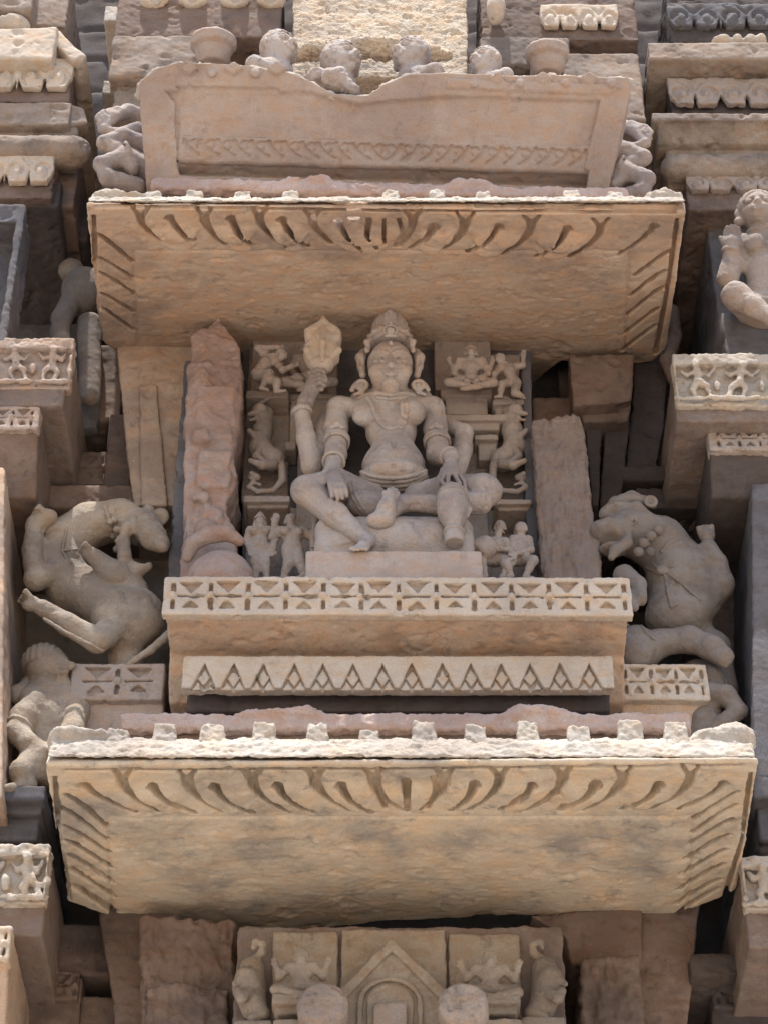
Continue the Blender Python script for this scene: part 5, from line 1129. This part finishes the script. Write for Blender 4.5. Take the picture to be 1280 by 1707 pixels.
# ================================================================== relief panels with little dancers
def relief(label, px0, px1, py0, py1, Y, n, mat, vox=2.3, body=None, seed=1):
    root = frame_root('relief_panel', label, 'relief panel', (px0+px1)/2, py1+40, Y)
    S = Sdf(); S.pbox(px0, px1, py0, py1, Y, Y+40, 4); wv = px1-px0; hv = py1-py0
    S.pbox(px0+5, px1-5, py0+hv*.17, py1-hv*.02, Y-8, Y+18, 2, op='-', k=2)
    r = random.Random(seed)
    for i in range(n):
        cx = px0+wv*(i+.5)/n; u = wv/n; q = lambda a, b, d=10: P(cx+a*u, py0+b*hv, Y+d)
        s = hv; m = 1 if i % 2 else -1; S.k = 3
        S.ell(q(.02*m,.26,0), (s*.085,s*.08,s*.10)); S.chain([q(0,.38), q(-.03*m,.62)], [s*.10, s*.09]); S.chain([q(-.03*m,.62), q(.10*m,.80), q(.02*m,1.0)], [s*.10,s*.07,s*.05]); S.chain([q(-.03*m,.64), q(-.22*m,.76), q(-.30*m,1.0)], [s*.10,s*.07,s*.05])
        S.chain([q(0,.40), q(.24,.52), q(.38,.30+.1*r.random())], [s*.06,s*.05,s*.04]); S.chain([q(0,.40), q(-.24,.50), q(-.36,.34+.1*r.random())], [s*.06,s*.05,s*.04])
        S.cone(q(-.45,1.0), q(.45,1.0), s*.06); S.ell(q(.46,.72), (s*.07,s*.09,s*.16))
    emit('carved_face', S, M[mat], root, vox, [(1.8, 16), (.9, 6), (3, 22, 'chip')])
    S = Sdf(); S.pbox(px0+4, px1-4, py0+4, py1+(24 if py1 < 1300 else 60), Y+34, 620, 5); 
    if body: S.pbox(*body, k=0)
    emit('panel_block', S, M['umber'], root, 3.6)
relief('pinkish relief panel of little dancers at the left edge beside the upper eave', -130, 120, 562, 636, 40, 4, 'rose', body=(-130,108,640,676,60,620), seed=2)
relief('bright sunlit broken relief panel at the right edge beside the upper eave', 1124, 1420, 588, 664, 30, 4, 'fresh', body=(1126,1420,668,702,60,620), seed=5)
relief('bright relief fragment at the left edge beside the lower eave', -120, 80, 1405, 1496, 60, 3, 'fresh', body=(-120,74,1500,1560,90,620), seed=7)
relief('bright lumpy relief fragment at the right edge beside the lower eave', 1238, 1440, 1426, 1506, 60, 3, 'fresh', body=(1244,1440,1510,1580,90,620), seed=9)

# ================================================================== lower niche, seen under the lower eave
low = thing('lower_niche', 'peaked stone gable with arch at the centre bottom under the lower eave', 'niche', P(655, 1790, 150))
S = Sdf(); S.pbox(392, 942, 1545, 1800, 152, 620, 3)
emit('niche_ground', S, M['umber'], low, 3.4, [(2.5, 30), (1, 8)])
for a_, b_, t_ in ((452,562,1553),(568,744,1548),(750,870,1556)):
    S = Sdf(); S.pbox(a_, b_, t_, 1800, 140, 160, 2.5); emit('panel', S, M['beast'], low, 3, [(1.5, 30), (.7, 7)])
S = slant(Sdf(), [(652,1562),(762,1668),(770,1800),(540,1800),(548,1668)], 112, 150, 2)
q = [(P(a, b, 112)[0], Zof(b, 112)) for a, b in ((652,1584),(744,1674),(752,1810),(560,1810),(566,1674))]; S.prism(q, 100, 122, 1, op='-', k=1)
emit('gable', S, M['beast'], low, 2.4)
S = Sdf(); c = P(650,1672,118)
def archp(r_, up): return [(c[0]-r_, c[2]-190)]+[(c[0]+r_*math.cos(t), c[2]+up*math.sin(t)) for t in np.linspace(math.pi, 0, 13)]+[(c[0]+r_, c[2]-190)]
S.prism(archp(48, 44), 116, 150, 2); S.prism(archp(40, 36), 110, 128, 2, op='-', k=1); S.prism(archp(34, 30), 113, 150, 2)
emit('arch', S, M['beast'], low, 2.4)
S = Sdf(); S.box((c[0]-25, 100, c[2]-200), (c[0]+25, 120, c[2]-8), 3)
emit('arch_panel', S, M['fig'], low, 2.6)
LS = pose(SEAT, **up4)
person('attendant_figure', 'seated figure with raised hands in the lower niche, left of the gable', 'carved figure', (450,1578,556,1668), 82, LS, mat='beast', hair=1, vox=1.9)
person('attendant_figure', 'seated figure with raised hands in the lower niche, right of the gable', 'carved figure', (758,1582,874,1672), 82, LS, mat='beast', hair=1, vox=1.9)
for (a, b, side, lb) in ((454,560,1,'left'),(752,872,-1,'right')):
    root = frame_root('disc_seat', 'stepped seat with a round disc in front, '+lb+' of the lower gable', 'seat', (a+b)/2, 1800, 110)
    S = Sdf(); S.pbox(a, b-4, 1656, 1672, 66, 150, 3, k=0); S.pbox(a+5, b-10, 1674, 1690, 80, 150, 3, k=0); S.pbox(a, b, 1697, 1800, 70, 150, 3, k=0)
    emit('step', S, M['beast'], root, 2.4)
    cx = b-22 if side > 0 else a+20; c = P(cx, 1676, 46); S = Sdf(); S.lathe(c-np.array((0, 10, 0)), c+np.array((0, 40, 0)), [(0, 30), (.2, 36), (1, 36)]); S.box((c[0]-22, 50, c[2]-120), (c[0]+24, 84, c[2]-20), 5)
    emit('disc', S, M['fig'], root, 2.2, [(2, 20), (.6, 6), (3, 20, 'chip')])
def tiny(label, x0, x1, flip):
    def b(B):
        X = lambda u: (x1-u*(x1-x0)) if flip else (x0+u*(x1-x0)); q = lambda u, v, d=0: J(X(u), v, 118+d); B.k = 6
        B.chain([q(.50,1616,10), q(.42,1648,6), q(.55,1680,8)], [19,23,20], k=9); B.ell(q(.34,1628,-8), (17,15,15), k=5); B.chain([q(.24,1632,-12), q(.02,1640,-18)], [9,5], k=4)
        B.chain([q(.5,1604,6), q(.76,1590,6), q(.80,1574,4), q(.60,1570,2), q(.54,1580,0)], [7,6,5,5,4], k=3); B.chain([q(.55,1650,-4), q(.2,1664,-22), q(.08,1652,-22)], [11,8,6], k=4); B.chain([q(.6,1670,0), q(.8,1690,-6), q(.5,1698,-10)], [14,11,8], k=4)
        B.cone(q(.05,1636,-22), q(.24,1640,-22), 3, 2, op='-', k=1)
    beast('leaping_beast', label, b, None, 'beast', 2.2)
tiny('curled beast carving in the lower niche at its left edge', 392, 450, False)
tiny('curled beast carving in the lower niche at its right edge', 872, 942, True)
S = Sdf(); S.pbox(388, 452, 1700, 1800, 96, 150, 3, k=0); o = emit('ledge_moulding', S, M['beast'], None, 3); tag(o, 'small ledge under the left curled beast in the lower niche', 'moulding')
S = Sdf(); S.pbox(870, 944, 1694, 1800, 96, 150, 3, k=0); o = emit('ledge_moulding', S, M['beast'], None, 3); tag(o, 'small ledge under the right curled beast in the lower niche', 'moulding')
